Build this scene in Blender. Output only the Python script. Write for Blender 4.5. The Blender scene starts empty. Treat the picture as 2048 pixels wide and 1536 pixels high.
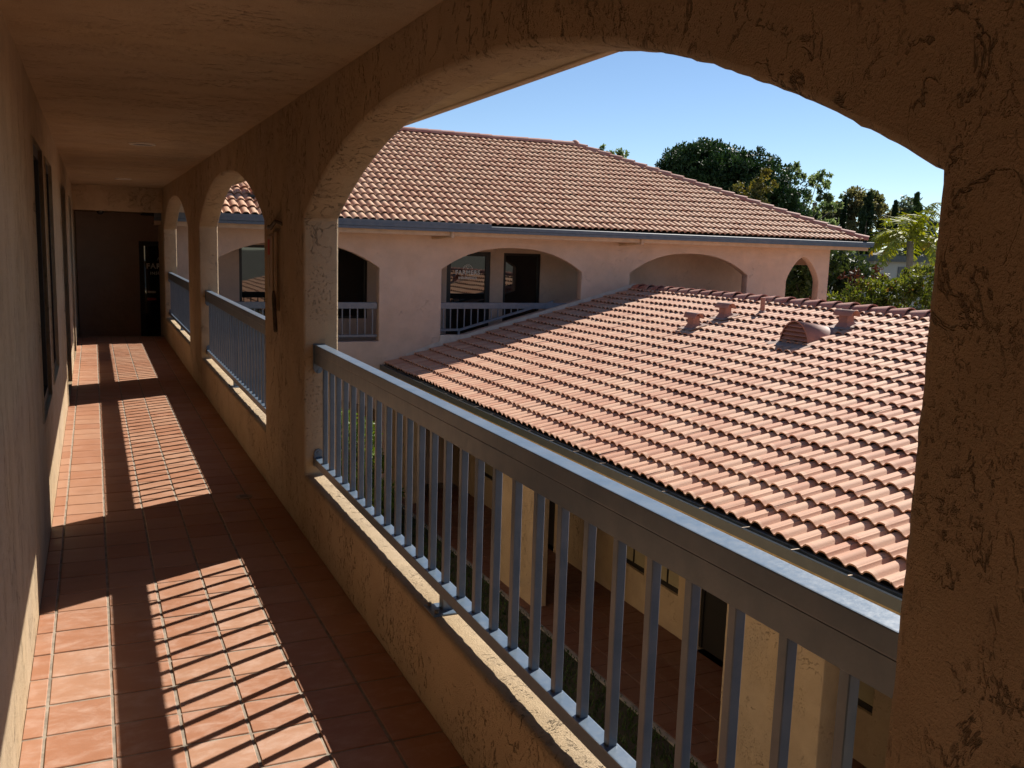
import bpy, bmesh, math, random
import numpy as np
from mathutils import Vector, Matrix, noise

scene = bpy.context.scene
col = scene.collection
rng = random.Random(7)

# ------------------------------------------------------------------ camera
cam_data = bpy.data.cameras.new('camera')
cam = bpy.data.objects.new('camera', cam_data)
col.objects.link(cam)
Rm = Matrix(((0.9104, 0.0329, -0.4124), (-0.4126, 0.1468, -0.8990), (0.0310, 0.9886, 0.1472)))
cam.matrix_world = Matrix.Translation((0, 0, 1.65)) @ Rm.to_4x4()
cam_data.sensor_width = 36.0
cam_data.lens = 1830.0 / 2048.0 * 36.0
cam_data.clip_start = 0.05
cam_data.clip_end = 3000
scene.camera = cam

# ------------------------------------------------------------------ light
SUN_EL, SUN_AZ = math.radians(41.9), math.radians(27.0)      # azimuth from +X towards +Y
sdir = Vector((math.cos(SUN_EL) * math.cos(SUN_AZ), math.cos(SUN_EL) * math.sin(SUN_AZ), math.sin(SUN_EL)))
world = bpy.data.worlds.new('World')
scene.world = world
world.use_nodes = True
wn, wl = world.node_tree.nodes, world.node_tree.links
wn.clear()
wo = wn.new('ShaderNodeOutputWorld')
bg = wn.new('ShaderNodeBackground')
sky = wn.new('ShaderNodeTexSky')
sky.sky_type = 'NISHITA'
sky.sun_disc = False
sky.sun_elevation = SUN_EL
sky.sun_rotation = math.pi / 2 - SUN_AZ
sky.air_density = 0.85
sky.altitude = 900
sky.dust_density = 0.0
sky.ozone_density = 3.0
bg.inputs['Strength'].default_value = 0.070
wl.new(sky.outputs['Color'], bg.inputs['Color'])
wl.new(bg.outputs['Background'], wo.inputs['Surface'])

sl = bpy.data.lights.new('sun', 'SUN')
sl.energy = 5.0
sl.angle = math.radians(0.5)
sl.color = (1.0, 0.94, 0.85)
so = bpy.data.objects.new('sun', sl)
so.rotation_euler = sdir.to_track_quat('Z', 'Y').to_euler()
so.location = sdir * 60
col.objects.link(so)

vs = scene.view_settings
vs.view_transform = 'Standard'
vs.look = 'None'
vs.exposure = 0.78
vs.gamma = 1.0
vs.use_curve_mapping = False
scene.render.engine = 'CYCLES'
scene.cycles.use_denoising = True
scene.cycles.max_bounces = 10
scene.cycles.diffuse_bounces = 7
scene.cycles.glossy_bounces = 4
scene.cycles.transparent_max_bounces = 8
scene.cycles.sample_clamp_indirect = 8.0

# ------------------------------------------------------------------ materials
MATS = {}


def new_mat(name):
    m = bpy.data.materials.new(name)
    m.use_nodes = True
    nt = m.node_tree
    nt.nodes.clear()
    out = nt.nodes.new('ShaderNodeOutputMaterial')
    p = nt.nodes.new('ShaderNodeBsdfPrincipled')
    nt.links.new(p.outputs[0], out.inputs['Surface'])
    MATS[name] = m
    return m, nt, p, out


class G:
    """small node-graph helper"""

    def __init__(self, nt):
        self.nt = nt

    def n(self, t, **kw):
        nd = self.nt.nodes.new(t)
        for k, v in kw.items():
            setattr(nd, k, v)
        return nd

    def link(self, a, b):
        self.nt.links.new(a, b)

    def setin(self, nd, key, v):
        if isinstance(v, bpy.types.NodeSocket):
            self.link(v, nd.inputs[key])
        else:
            nd.inputs[key].default_value = v

    def pos(self):
        return self.n('ShaderNodeNewGeometry').outputs['Position']

    def mapping(self, vec, scale=(1, 1, 1), loc=(0, 0, 0)):
        m = self.n('ShaderNodeMapping')
        self.link(vec, m.inputs['Vector'])
        m.inputs['Scale'].default_value = scale
        m.inputs['Location'].default_value = loc
        return m.outputs[0]

    def noise(self, vec, scale=5, detail=3, rough=0.55, distort=0.0, out=0):
        m = self.n('ShaderNodeTexNoise')
        self.link(vec, m.inputs['Vector'])
        m.inputs['Scale'].default_value = scale
        m.inputs['Detail'].default_value = detail
        m.inputs['Roughness'].default_value = rough
        m.inputs['Distortion'].default_value = distort
        return m.outputs[out]

    def math(self, op, a, b=0.0, clamp=False):
        m = self.n('ShaderNodeMath', operation=op)
        m.use_clamp = clamp
        self.setin(m, 0, a)
        self.setin(m, 1, b)
        return m.outputs[0]

    def ramp(self, fac, lo, hi, a=0.0, b=1.0):
        m = self.n('ShaderNodeMapRange')
        m.interpolation_type = 'SMOOTHSTEP'
        self.setin(m, 0, fac)
        m.inputs[1].default_value = lo
        m.inputs[2].default_value = hi
        m.inputs[3].default_value = a
        m.inputs[4].default_value = b
        return m.outputs[0]

    def mix(self, fac, a, b):
        m = self.n('ShaderNodeMix', data_type='RGBA')
        self.setin(m, 0, fac)
        for k, v in ((6, a), (7, b)):
            if isinstance(v, bpy.types.NodeSocket):
                self.link(v, m.inputs[k])
            else:
                m.inputs[k].default_value = (*v, 1.0)
        return m.outputs[2]

    def hsv(self, colr, h=0.5, s=1.0, v=1.0):
        m = self.n('ShaderNodeHueSaturation')
        for k, val in (('Hue', h), ('Saturation', s), ('Value', v)):
            self.setin(m, k, val)
        if isinstance(colr, bpy.types.NodeSocket):
            self.link(colr, m.inputs['Color'])
        else:
            m.inputs['Color'].default_value = (*colr, 1.0)
        return m.outputs[0]

    def bump(self, h, dist=0.01, strength=1.0, normal=None):
        m = self.n('ShaderNodeBump')
        m.inputs['Distance'].default_value = dist
        m.inputs['Strength'].default_value = strength
        self.link(h, m.inputs['Height'])
        if normal is not None:
            self.link(normal, m.inputs['Normal'])
        return m.outputs[0]


def stucco(name, base, stretch=(1, 1, 1), crack=1.0, scale=1.0, mask_lo=0.5, mask_hi=0.6):
    """skip-trowel stucco: fine sand grain, broad trowel waves, pitted ragged trowel edges"""
    m, nt, p, out = new_mat(name)
    g = G(nt)
    pos = g.pos()
    sp = g.mapping(pos, stretch)
    grain = g.noise(pos, 170 * scale, 3, 0.75)
    waves = g.noise(g.mapping(pos, tuple(x ** 0.35 for x in stretch)), 4.2 * scale, 4, 0.55)
    ridge_n = g.noise(sp, 5.5 * scale, 6, 0.62, 0.7)
    ridge = g.math('ABSOLUTE', g.math('SUBTRACT', ridge_n, 0.5))
    line = g.ramp(ridge, 0.0, 0.014, 1.0, 0.0)
    mask = g.ramp(g.noise(sp, 1.9 * scale, 3, 0.6), mask_lo, mask_hi)
    brk = g.ramp(g.noise(sp, 17 * scale, 3, 0.6), 0.44, 0.56)
    cr = g.math('MULTIPLY', g.math('MULTIPLY', line, mask), brk)
    pit_n = g.noise(sp, 66 * scale, 4, 0.7, 0.6)
    pits = g.math('MULTIPLY', g.ramp(pit_n, 0.58, 0.64), g.ramp(g.noise(sp, 2.6 * scale, 4, 0.6), 0.46, 0.60))
    cr = g.math('MULTIPLY', g.math('MAXIMUM', cr, g.math('MULTIPLY', pits, 0.7)), crack, clamp=True)
    mott = g.noise(pos, 1.1, 5, 0.6)
    c0 = g.hsv(base, 0.5, g.ramp(mott, 0.3, 0.7, 0.93, 1.06), g.ramp(waves, 0.25, 0.75, 0.93, 1.06))
    c0 = g.mix(g.ramp(grain, 0.35, 0.65, 0.16, 0.0), c0, tuple(x * 0.45 for x in base))
    c1 = g.mix(g.math('MULTIPLY', cr, 0.45), c0, tuple(x * 0.32 for x in base))  # shade inside cracks and pits painted into the base colour
    g.link(c1, p.inputs['Base Color'])
    p.inputs['Roughness'].default_value = 0.92
    p.inputs['Specular IOR Level'].default_value = 0.2
    h = g.math('ADD', g.math('MULTIPLY', grain, 0.34), g.math('MULTIPLY', waves, 0.9))
    h = g.math('SUBTRACT', h, g.math('MULTIPLY', cr, 0.9))
    g.link(g.bump(h, 0.017, 1.0), p.inputs['Normal'])
    return m


def plain(name, base, rough=0.6, metal=0.0, var=0.08, vscale=6.0, bumpd=0.0, bscale=90, spec=0.5):
    m, nt, p, out = new_mat(name)
    g = G(nt)
    pos = g.pos()
    n1 = g.noise(pos, vscale, 4, 0.6)
    g.link(g.hsv(base, 0.5, 1.0, g.ramp(n1, 0.25, 0.75, 1 - var, 1 + var)), p.inputs['Base Color'])
    p.inputs['Roughness'].default_value = rough
    p.inputs['Metallic'].default_value = metal
    p.inputs['Specular IOR Level'].default_value = spec
    if bumpd > 0:
        g.link(g.bump(g.noise(pos, bscale, 3, 0.6), bumpd, 0.7), p.inputs['Normal'])
    return m


def paint(name, base, rough=0.38):
    """satin metal paint with dust, small chips and brush unevenness"""
    m, nt, p, out = new_mat(name)
    g = G(nt)
    pos = g.pos()
    n1 = g.noise(pos, 9, 5, 0.65)
    n2 = g.noise(g.mapping(pos, (1, 1, 0.25)), 55, 4, 0.7)
    c = g.hsv(base, 0.5, g.ramp(n1, 0.3, 0.7, 1.1, 0.8), g.ramp(n1, 0.3, 0.7, 0.9, 1.1))
    chip = g.ramp(g.noise(pos, 75, 4, 0.7), 0.74, 0.78)
    c = g.mix(g.math('MULTIPLY', chip, 0.6), c, (0.09, 0.06, 0.04))
    c = g.mix(g.ramp(n2, 0.55, 0.8, 0.0, 0.10), c, (0.30, 0.27, 0.22))
    g.link(c, p.inputs['Base Color'])
    g.link(g.ramp(n2, 0.3, 0.7, rough - 0.03, rough + 0.05), p.inputs['Roughness'])
    p.inputs['Specular IOR Level'].default_value = 0.8
    g.link(g.bump(g.noise(pos, 120, 3, 0.6), 0.0006, 0.4), p.inputs['Normal'])
    return m


def clay_tile(name, base, u_axis, pitch, seam=True):
    """fired roof tile: a tone per tile from its place on the roof, weather streaks"""
    m, nt, p, out = new_mat(name)
    g = G(nt)
    pos = g.pos()
    oi = g.n('ShaderNodeObjectInfo')
    sep = g.n('ShaderNodeSeparateXYZ')
    g.link(pos, sep.inputs[0])
    a = g.math('FLOOR', g.math('DIVIDE', sep.outputs[u_axis], pitch))
    b = g.math('FLOOR', g.math('DIVIDE', sep.outputs[1 - u_axis], 0.30))
    cmb = g.n('ShaderNodeCombineXYZ')
    g.link(a, cmb.inputs[0])
    g.link(b, cmb.inputs[1])
    wnz = g.n('ShaderNodeTexWhiteNoise', noise_dimensions='3D')
    g.link(cmb.outputs[0], wnz.inputs['Vector'])
    v = wnz.outputs['Value']
    big = g.noise(pos, 0.8, 4, 0.6)
    fine = g.noise(pos, 70, 4, 0.7)
    c = g.hsv(base, g.ramp(v, 0, 1, 0.495, 0.505), g.ramp(v, 0, 1, 1.05, 0.93), g.ramp(v, 0, 1, 0.91, 1.06))
    c = g.mix(g.ramp(big, 0.48, 0.75, 0.0, 0.2), c, (0.50, 0.34, 0.22))
    c = g.mix(g.ramp(fine, 0.5, 0.8, 0.0, 0.16), c, (0.20, 0.11, 0.085))
    st = g.noise(g.mapping(pos, (14, 2.2, 2.2) if u_axis == 0 else (2.2, 14, 2.2)), 1.6, 5, 0.65)
    c = g.mix(g.ramp(st, 0.58, 0.85, 0.0, 0.15), c, (0.16, 0.11, 0.09))
    g.link(c, p.inputs['Base Color'])
    p.inputs['Roughness'].default_value = 0.72
    p.inputs['Specular IOR Level'].default_value = 0.35
    g.link(g.bump(fine, 0.0018, 0.7), p.inputs['Normal'])
    return m


def floor_tile(name, base, haze=0.42, p=0.2215):
    m, nt, pr, out = new_mat(name)
    g = G(nt)
    pos = g.pos()
    sep = g.n('ShaderNodeSeparateXYZ')
    g.link(pos, sep.inputs[0])
    a = g.math('FLOOR', g.math('DIVIDE', g.math('SUBTRACT', sep.outputs[0], 0.012), 0.212))
    b = g.math('FLOOR', g.math('DIVIDE', g.math('SUBTRACT', sep.outputs[1], 3.196), p))
    cmb = g.n('ShaderNodeCombineXYZ')
    g.link(a, cmb.inputs[0])
    g.link(b, cmb.inputs[1])
    w = g.n('ShaderNodeTexWhiteNoise', noise_dimensions='3D')
    g.link(cmb.outputs[0], w.inputs['Vector'])
    v = w.outputs['Value']
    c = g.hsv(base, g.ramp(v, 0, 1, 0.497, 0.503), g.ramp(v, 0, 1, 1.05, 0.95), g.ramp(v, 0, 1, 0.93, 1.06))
    # efflorescence: pale wiped smears, strongest towards the near end of the walk
    sm = g.noise(g.mapping(pos, (3.4, 6.0, 1)), 2.4, 8, 0.7, 0.35)
    near = g.ramp(sep.outputs[1], 5.2, 3.8, 0.25, 1.0)
    c = g.mix(g.math('MULTIPLY', g.ramp(sm, 0.42, 0.72, 0.0, haze), near), c, (0.55, 0.40, 0.32))
    d = g.noise(pos, 3.3, 6, 0.65)
    c = g.mix(g.ramp(d, 0.52, 0.75, 0.0, 0.3), c, tuple(x * 0.5 for x in base))
    g.link(c, pr.inputs['Base Color'])
    g.link(g.ramp(sm, 0.3, 0.7, 0.42, 0.62), pr.inputs['Roughness'])
    pr.inputs['Specular IOR Level'].default_value = 0.4
    hh = g.math('ADD', g.noise(pos, 9, 3, 0.5), g.math('MULTIPLY', g.noise(pos, 160, 2, 0.6), 0.08))
    g.link(g.bump(hh, 0.004, 0.6), pr.inputs['Normal'])
    return m


def leafy(name, dark, light, tip=None, tipamt=0.0, scale=1.2, trans=0.35):
    m, nt, p, out = new_mat(name)
    g = G(nt)
    pos = g.pos()
    n1 = g.noise(pos, scale, 4, 0.6)
    n2 = g.noise(pos, scale * 14, 2, 0.6)
    c = g.mix(g.ramp(g.math('ADD', g.math('MULTIPLY', n1, 0.6), g.math('MULTIPLY', n2, 0.4)), 0.36, 0.64), dark, light)
    if tip:
        c = g.mix(g.ramp(g.noise(pos, scale * 2.3, 3, 0.6), 0.62 - tipamt, 0.72 - tipamt), c, tip)
    g.link(c, p.inputs['Base Color'])
    p.inputs['Roughness'].default_value = 0.55
    p.inputs['Specular IOR Level'].default_value = 0.35
    tr = g.n('ShaderNodeBsdfTranslucent')
    g.link(g.hsv(c, 0.49, 1.15, 1.3), tr.inputs['Color'])
    mx = g.n('ShaderNodeMixShader')
    mx.inputs[0].default_value = trans
    g.link(p.outputs[0], mx.inputs[1])
    g.link(tr.outputs[0], mx.inputs[2])
    g.link(mx.outputs[0], out.inputs['Surface'])
    return m


def glass_dark(name, refl=0.30, tint=(0.012, 0.012, 0.012), rough=0.015):
    """tinted solar glass over an unlit room"""
    m, nt, p, out = new_mat(name)
    g = G(nt)
    d = g.n('ShaderNodeBsdfDiffuse')
    d.inputs['Color'].default_value = (*tint, 1)
    gl = g.n('ShaderNodeBsdfGlossy')
    gl.inputs['Color'].default_value = (0.9, 0.93, 0.9, 1)
    gl.inputs['Roughness'].default_value = rough
    fr = g.n('ShaderNodeFresnel')
    fr.inputs['IOR'].default_value = 1.5
    n1 = g.noise(g.pos(), 1.1, 2, 0.5)
    g.link(g.bump(n1, 0.004, 0.25), gl.inputs['Normal'])
    f = g.math('ADD', g.math('MULTIPLY', fr.outputs[0], 0.8), refl, clamp=True)
    mx = g.n('ShaderNodeMixShader')
    g.link(f, mx.inputs[0])
    g.link(d.outputs[0], mx.inputs[1])
    g.link(gl.outputs[0], mx.inputs[2])
    g.link(mx.outputs[0], out.inputs['Surface'])
    return m


STB = (0.50, 0.376, 0.240)
M_wall_l = stucco('stucco_back_wall', STB, (1, 2.2, 0.55), 0.9, 1.3, 0.46, 0.58)
M_arc = stucco('stucco_arcade_wall', STB, (1, 1.3, 0.9), 1.0, 1.2, 0.43, 0.55)
M_ceil = stucco('stucco_ceiling', STB, (0.65, 1.7, 1), 0.9, 1.0, 0.45, 0.58)
M_wing = stucco('stucco_wing', (0.62, 0.47, 0.375), (1, 1, 1), 0.3, 1.0)
M_lowst = stucco('stucco_courtyard', (0.50, 0.37, 0.235), (1, 1, 1), 0.5, 1.0)
M_tileN = clay_tile('clay_tile_courtyard_roof', (0.55, 0.30, 0.19), 1, 0.16)
M_tileW = clay_tile('clay_tile_wing_roof', (0.55, 0.32, 0.195), 0, 0.1492)
M_ridge = clay_tile('clay_ridge_tile', (0.40, 0.19, 0.145), 1, 0.33)
M_floor = floor_tile('terracotta_floor_tile', (0.365, 0.182, 0.108))
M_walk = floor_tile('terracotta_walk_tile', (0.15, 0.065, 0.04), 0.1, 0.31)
M_grout = plain('grout', (0.28, 0.235, 0.185), 0.95, var=0.3, vscale=14, bumpd=0.002, spec=0.1)
M_rail = paint('blue_grey_rail_paint', (0.086, 0.124, 0.172), 0.33)
M_gutW = paint('slate_blue_gutter_paint', (0.055, 0.085, 0.125), 0.45)
M_gutN = paint('dark_gutter_paint', (0.075, 0.085, 0.085), 0.35)
M_fasc = plain('painted_fascia', (0.50, 0.36, 0.24), 0.7, var=0.12, bumpd=0.002)
M_fascN = plain('ochre_fascia', (0.58, 0.43, 0.23), 0.7, var=0.2, bumpd=0.002)
M_white = plain('white_flashing', (0.52, 0.47, 0.41), 0.6, var=0.15)
M_bronze = plain('dark_bronze_frame', (0.022, 0.019, 0.017), 0.45, 0.3)
M_glass = glass_dark('dark_window_glass', 0.10)
M_glassL = glass_dark('shaded_window_glass', 0.05)
M_letter = plain('white_vinyl_lettering', (0.85, 0.84, 0.80), 0.6, var=0.03)
M_red = plain('red_sticker', (0.55, 0.035, 0.03), 0.5)
M_cab = plain('cream_cabinet_paint', (0.40, 0.30, 0.19), 0.55, var=0.12)
M_rust = plain('rusty_steel', (0.10, 0.08, 0.055), 0.7, 0.2, var=0.4, vscale=22, bumpd=0.002)
M_vent = plain('terracotta_vent_paint', (0.36, 0.17, 0.125), 0.6, var=0.15, bumpd=0.001)
M_ventd = plain('dark_vent_louver', (0.16, 0.07, 0.05), 0.7, var=0.2)
M_lead = plain('weathered_flashing', (0.30, 0.20, 0.155), 0.6, 0.0, var=0.3)
M_under = plain('roof_underlay', (0.05, 0.035, 0.03), 0.9)
M_steel = plain('brushed_drain_metal', (0.28, 0.22, 0.17), 0.5, 0.7, var=0.2)
M_lampw = plain('lamp_trim_white', (0.62, 0.58, 0.50), 0.5)
M_black = plain('black_plastic', (0.012, 0.012, 0.012), 0.4)
M_grass = leafy('grass_blades', (0.018, 0.04, 0.008), (0.05, 0.095, 0.018), scale=2.5, trans=0.2)
M_soil = plain('soil', (0.045, 0.04, 0.02), 0.95, var=0.35, vscale=5, bumpd=0.01, bscale=30)
M_ground = plain('dry_ground', (0.11, 0.10, 0.075), 0.95, var=0.3, vscale=0.6)
M_conc = plain('concrete_edge', (0.30, 0.27, 0.22), 0.9, var=0.2, bumpd=0.003)
M_bark = plain('bark', (0.12, 0.085, 0.06), 0.9, var=0.35, vscale=9, bumpd=0.02, bscale=12)
M_barkp = plain('pale_bark', (0.34, 0.28, 0.22), 0.85, var=0.3, vscale=4, bumpd=0.01, bscale=12)
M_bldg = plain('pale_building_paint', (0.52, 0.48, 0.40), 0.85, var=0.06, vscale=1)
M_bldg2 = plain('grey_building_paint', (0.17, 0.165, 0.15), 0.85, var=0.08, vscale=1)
M_roofd = plain('grey_roofing', (0.14, 0.14, 0.12), 0.9, var=0.15)
M_signb = plain('navy_sign_face', (0.022, 0.045, 0.075), 0.5)
M_signw = plain('blue_white_sign_face', (0.34, 0.43, 0.56), 0.6)
M_signt = plain('navy_sign_print', (0.12, 0.17, 0.26), 0.6)
M_lseal = plain('door_wood', (0.17, 0.085, 0.04), 0.55, var=0.2, vscale=8)
M_blind = plain('cream_blinds', (0.30, 0.25, 0.15), 0.8, var=0.1)

# ------------------------------------------------------------------ object helpers


def link(o, parent=None):
    col.objects.link(o)
    if parent is not None:
        o.parent = parent
        o.matrix_parent_inverse = ROOTINV.get(parent.name, Matrix.Identity(4))
    return o


ROOTINV = {}


def thing(name, label, cat, loc=(0, 0, 0), group=None):
    o = bpy.data.objects.new(name, None)
    o.empty_display_size = 0.2
    o.location = loc
    col.objects.link(o)
    ROOTINV[o.name] = Matrix.Translation(-Vector(loc))
    tag(o, label, cat, group)
    return o


def tag(o, label, cat, group=None):
    o['label'] = label
    o['category'] = cat
    if group:
        o['group'] = group
    return o


def mesh_of(bm, name, mat, smooth=False):
    me = bpy.data.meshes.new(name)
    if smooth:
        for f in bm.faces:
            f.smooth = True
    bm.to_mesh(me)
    bm.free()
    if mat is not None:
        me.materials.append(mat)
    return me


def obj(name, bm, mat, parent=None, smooth=False, kind=None, label=None):
    o = bpy.data.objects.new(name, mesh_of(bm, name, mat, smooth))
    link(o, parent)
    if kind:
        o['kind'] = kind
    if label:
        o['label'] = label
    return o


def B():
    return bmesh.new()


def box(bm, x0, x1, y0, y1, z0, z1, bev=0.0, seg=1):
    vs_ = [bm.verts.new(p) for p in ((x0, y0, z0), (x1, y0, z0), (x1, y1, z0), (x0, y1, z0),
                                     (x0, y0, z1), (x1, y0, z1), (x1, y1, z1), (x0, y1, z1))]
    fs = [bm.faces.new([vs_[i] for i in q]) for q in
          ((0, 3, 2, 1), (4, 5, 6, 7), (0, 1, 5, 4), (1, 2, 6, 5), (2, 3, 7, 6), (3, 0, 4, 7))]
    if bev > 0:
        es = {e for f in fs for e in f.edges}
        bmesh.ops.bevel(bm, geom=list(es), offset=bev, segments=seg, profile=0.7, affect='EDGES')
    return bm


def bx(x0, x1, y0, y1, z0, z1, bev=0.0, seg=1):
    return box(B(), x0, x1, y0, y1, z0, z1, bev, seg)


def tube(bm, pts, radii, n=8, cap=True):
    pts = [Vector(p) for p in pts]
    if not isinstance(radii, (list, tuple)):
        radii = [radii] * len(pts)
    rings = []
    for i, p in enumerate(pts):
        d = (pts[min(i + 1, len(pts) - 1)] - pts[max(i - 1, 0)]).normalized()
        a = d.orthogonal().normalized() if i == 0 else (rings_a - d * rings_a.dot(d)).normalized()
        rings_a = a
        b = d.cross(a)
        rings.append([bm.verts.new(p + (a * math.cos(2 * math.pi * k / n) + b * math.sin(2 * math.pi * k / n)) * radii[i])
                      for k in range(n)])
    for r0, r1 in zip(rings, rings[1:]):
        for k in range(n):
            bm.faces.new((r0[k], r0[(k + 1) % n], r1[(k + 1) % n], r1[k]))
    if cap:
        bm.faces.new(rings[0][::-1])
        bm.faces.new(rings[-1])
    return bm


def prism(bm, poly, fn, t0, t1):
    """extrude a polygon [(s,z)] between t0 and t1 through fn(s,z,t)"""
    a = [bm.verts.new(fn(s, z, t0)) for s, z in poly]
    b = [bm.verts.new(fn(s, z, t1)) for s, z in poly]
    n = len(poly)
    for i in range(n):
        bm.faces.new((a[i], a[(i + 1) % n], b[(i + 1) % n], b[i]))
    bm.faces.new(a[::-1])
    bm.faces.new(b)
    bmesh.ops.recalc_face_normals(bm, faces=bm.faces[:])
    return bm


def arch_poly(s0, s1, zb, zsp, zap, step=0.018, power=2.4, zb_fn=None, pointed=False):
    """closed loop of an arched opening, from lower left round to lower right"""
    L = []
    ns = max(4, int((s1 - s0) / step))
    nz = max(2, int((zsp - zb) / step))
    zl = zb_fn(s0) if zb_fn else zb
    zr = zb_fn(s1) if zb_fn else zb
    for i in range(ns):
        s = s0 + (s1 - s0) * i / ns
        L.append((s, zb_fn(s) if zb_fn else zb))
    for i in range(nz):
        L.append((s1, zr + (zsp - zr) * i / nz))
    for i in range(ns):
        s = s1 - (s1 - s0) * i / ns
        t = abs((s - (s0 + s1) / 2) / ((s1 - s0) / 2))
        z = zsp + (zap - zsp) * ((1 - t ** 1.55) ** 0.78 if pointed else (1 - t ** power))
        L.append((s, z))
    for i in range(nz):
        L.append((s0, zsp + (zl - zsp) * i / nz))
    return L


def rect_poly(s0, s1, z0, z1):
    return [(s0, z0), (s1, z0), (s1, z1), (s0, z1)]


def wall_with_openings(rect, loops, fn, t0, t1, r=0.012, jit=0.0, seed=0.0):
    """rect=(s0,s1,z0,z1); loops are closed openings; r rounds the arrises; jit roughens them"""
    bm = B()
    s0, s1, z0, z1 = rect
    outer = [(s0, z0), (s1, z0), (s1, z1), (s0, z1)]
    prof = [(0.0, 1.0)] if r <= 0 else [(0.0, 1.0), (0.3, 0.3), (1.0, 0.0)]
    all_edges = {0: [], 1: []}
    oa = [bm.verts.new(fn(s, z, t0)) for s, z in outer]
    ob = [bm.verts.new(fn(s, z, t1)) for s, z in outer]
    for i in range(4):
        all_edges[0].append(bm.edges.new((oa[i], oa[(i + 1) % 4])))
        all_edges[1].append(bm.edges.new((ob[i], ob[(i + 1) % 4])))
    reveal = []
    for li, lp in enumerate(loops):
        n = len(lp)
        P = []
        for i in range(n):
            a, b, c = lp[i - 1], lp[i], lp[(i + 1) % n]
            tx, tz = c[0] - a[0], c[1] - a[1]
            ll = math.hypot(tx, tz) or 1
            nx, nz = tz / ll, -tx / ll          # away from the opening for a CCW loop
            P.append((b[0], b[1], nx, nz))
        area = sum(lp[i][0] * lp[(i + 1) % n][1] - lp[(i + 1) % n][0] * lp[i][1] for i in range(n))
        sg = 1 if area > 0 else -1
        rings = []
        steps = [(t0 + r * k * 1.0, r * q) for k, q in prof] + [(t1 - r * k * 1.0, r * q) for k, q in reversed(prof)]
        for si, (t, off) in enumerate(steps):
            ring = []
            for (s, z, nx, nz) in P:
                j = 0.0
                if jit:
                    w = 0.0 if si < len(prof) else 5.3
                    j = jit * (0.7 * noise.noise(Vector((s * 9 + li * 3.1 + w, z * 9 + seed, 0.3))) +
                               1.0 * noise.noise(Vector((s * 31 + w, z * 31 + seed, 2.3))))
                ring.append(bm.verts.new(fn(s + sg * nx * (off + j), z + sg * nz * (off + j), t)))
            rings.append(ring)
        for r0, r1 in zip(rings, rings[1:]):
            for k in range(n):
                f = bm.faces.new((r0[k], r0[(k + 1) % n], r1[(k + 1) % n], r1[k]))
                reveal.append(f)
        for k in range(n):
            all_edges[0].append(bm.edges.get((rings[0][k], rings[0][(k + 1) % n])))
            all_edges[1].append(bm.edges.get((rings[-1][k], rings[-1][(k + 1) % n])))
    for k in (0, 1):
        bmesh.ops.triangle_fill(bm, use_beauty=True, use_dissolve=False, edges=all_edges[k])
    for i in range(4):
        bm.faces.new((oa[i], oa[(i + 1) % 4], ob[(i + 1) % 4], ob[i]))
    for f in reveal:
        f.smooth = True
    bmesh.ops.recalc_face_normals(bm, faces=bm.faces[:])
    return bm


FX = lambda s, z, t: (t, s, z)      # wall running along Y
FY = lambda s, z, t: (s, t, z)      # wall running along X


def text_mesh(txt, size, depth=0.002):
    cu = bpy.data.curves.new('lettering', 'FONT')
    cu.body = txt
    cu.size = size
    cu.align_x = 'CENTER'
    cu.extrude = depth
    cu.space_character = 1.18
    cu.offset = size * 0.035
    o = bpy.data.objects.new('lettering_tmp', cu)
    col.objects.link(o)
    dg = bpy.context.evaluated_depsgraph_get()
    me = bpy.data.meshes.new_from_object(o.evaluated_get(dg))
    bpy.data.objects.remove(o)
    bpy.data.curves.remove(cu)
    return me


def lettering(txt, size, mat, M, parent, name='lettering', bold=0.0):
    me = text_mesh(txt, size)
    me.transform(M)
    me.materials.clear()
    me.materials.append(mat)
    me.name = name
    o = bpy.data.objects.new(name, me)
    link(o, parent)
    return o


# ------------------------------------------------------------------ measures
XI, XO = 1.0434, 1.238            # arcade wall, inner and outer face
XL = -0.2655                       # back wall of the walkway
ZC = 2.42
SILL, SPR, APX = 0.346, 1.771, 2.205
GZ = -3.10                         # courtyard level
WF = -0.56                         # wing walkway level
WY0, WY1, WYB = 17.0, 17.2, 18.7
BAY, SPAN = 5.395, 4.135
A0 = 0.915

# ------------------------------------------------------------------ ground
gm = B()
n = 40
box(gm, -400, 400, -400, 600, GZ - 0.5, GZ - 0.03)
g_o = obj('ground', gm, M_ground)
g_o['kind'] = 'structure'
gs = obj('lawn', bx(1.26, 5.03, -8, 16.98, GZ - 0.3, GZ - 0.012), M_soil)
gs['kind'] = 'structure'

# grass blades on the strip of lawn
r_ = np.random.RandomState(3)


def quads_mesh(name, C, U, V, mat, flat=None):
    n_ = len(C)
    vv = np.empty((n_, 4, 3))
    vv[:, 0] = C - U - V
    vv[:, 1] = C + U - V
    vv[:, 2] = C + U * 0.55 + V
    vv[:, 3] = C - U * 0.55 + V
    me = bpy.data.meshes.new(name)
    me.vertices.add(n_ * 4)
    me.vertices.foreach_set('co', vv.reshape(-1))
    me.loops.add(n_ * 4)
    me.loops.foreach_set('vertex_index', np.arange(n_ * 4, dtype=np.int32))
    me.polygons.add(n_)
    me.polygons.foreach_set('loop_start', np.arange(0, n_ * 4, 4, dtype=np.int32))
    me.polygons.foreach_set('loop_total', np.full(n_, 4, dtype=np.int32))
    me.update(calc_edges=True)
    me.materials.append(mat)
    return me


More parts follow.
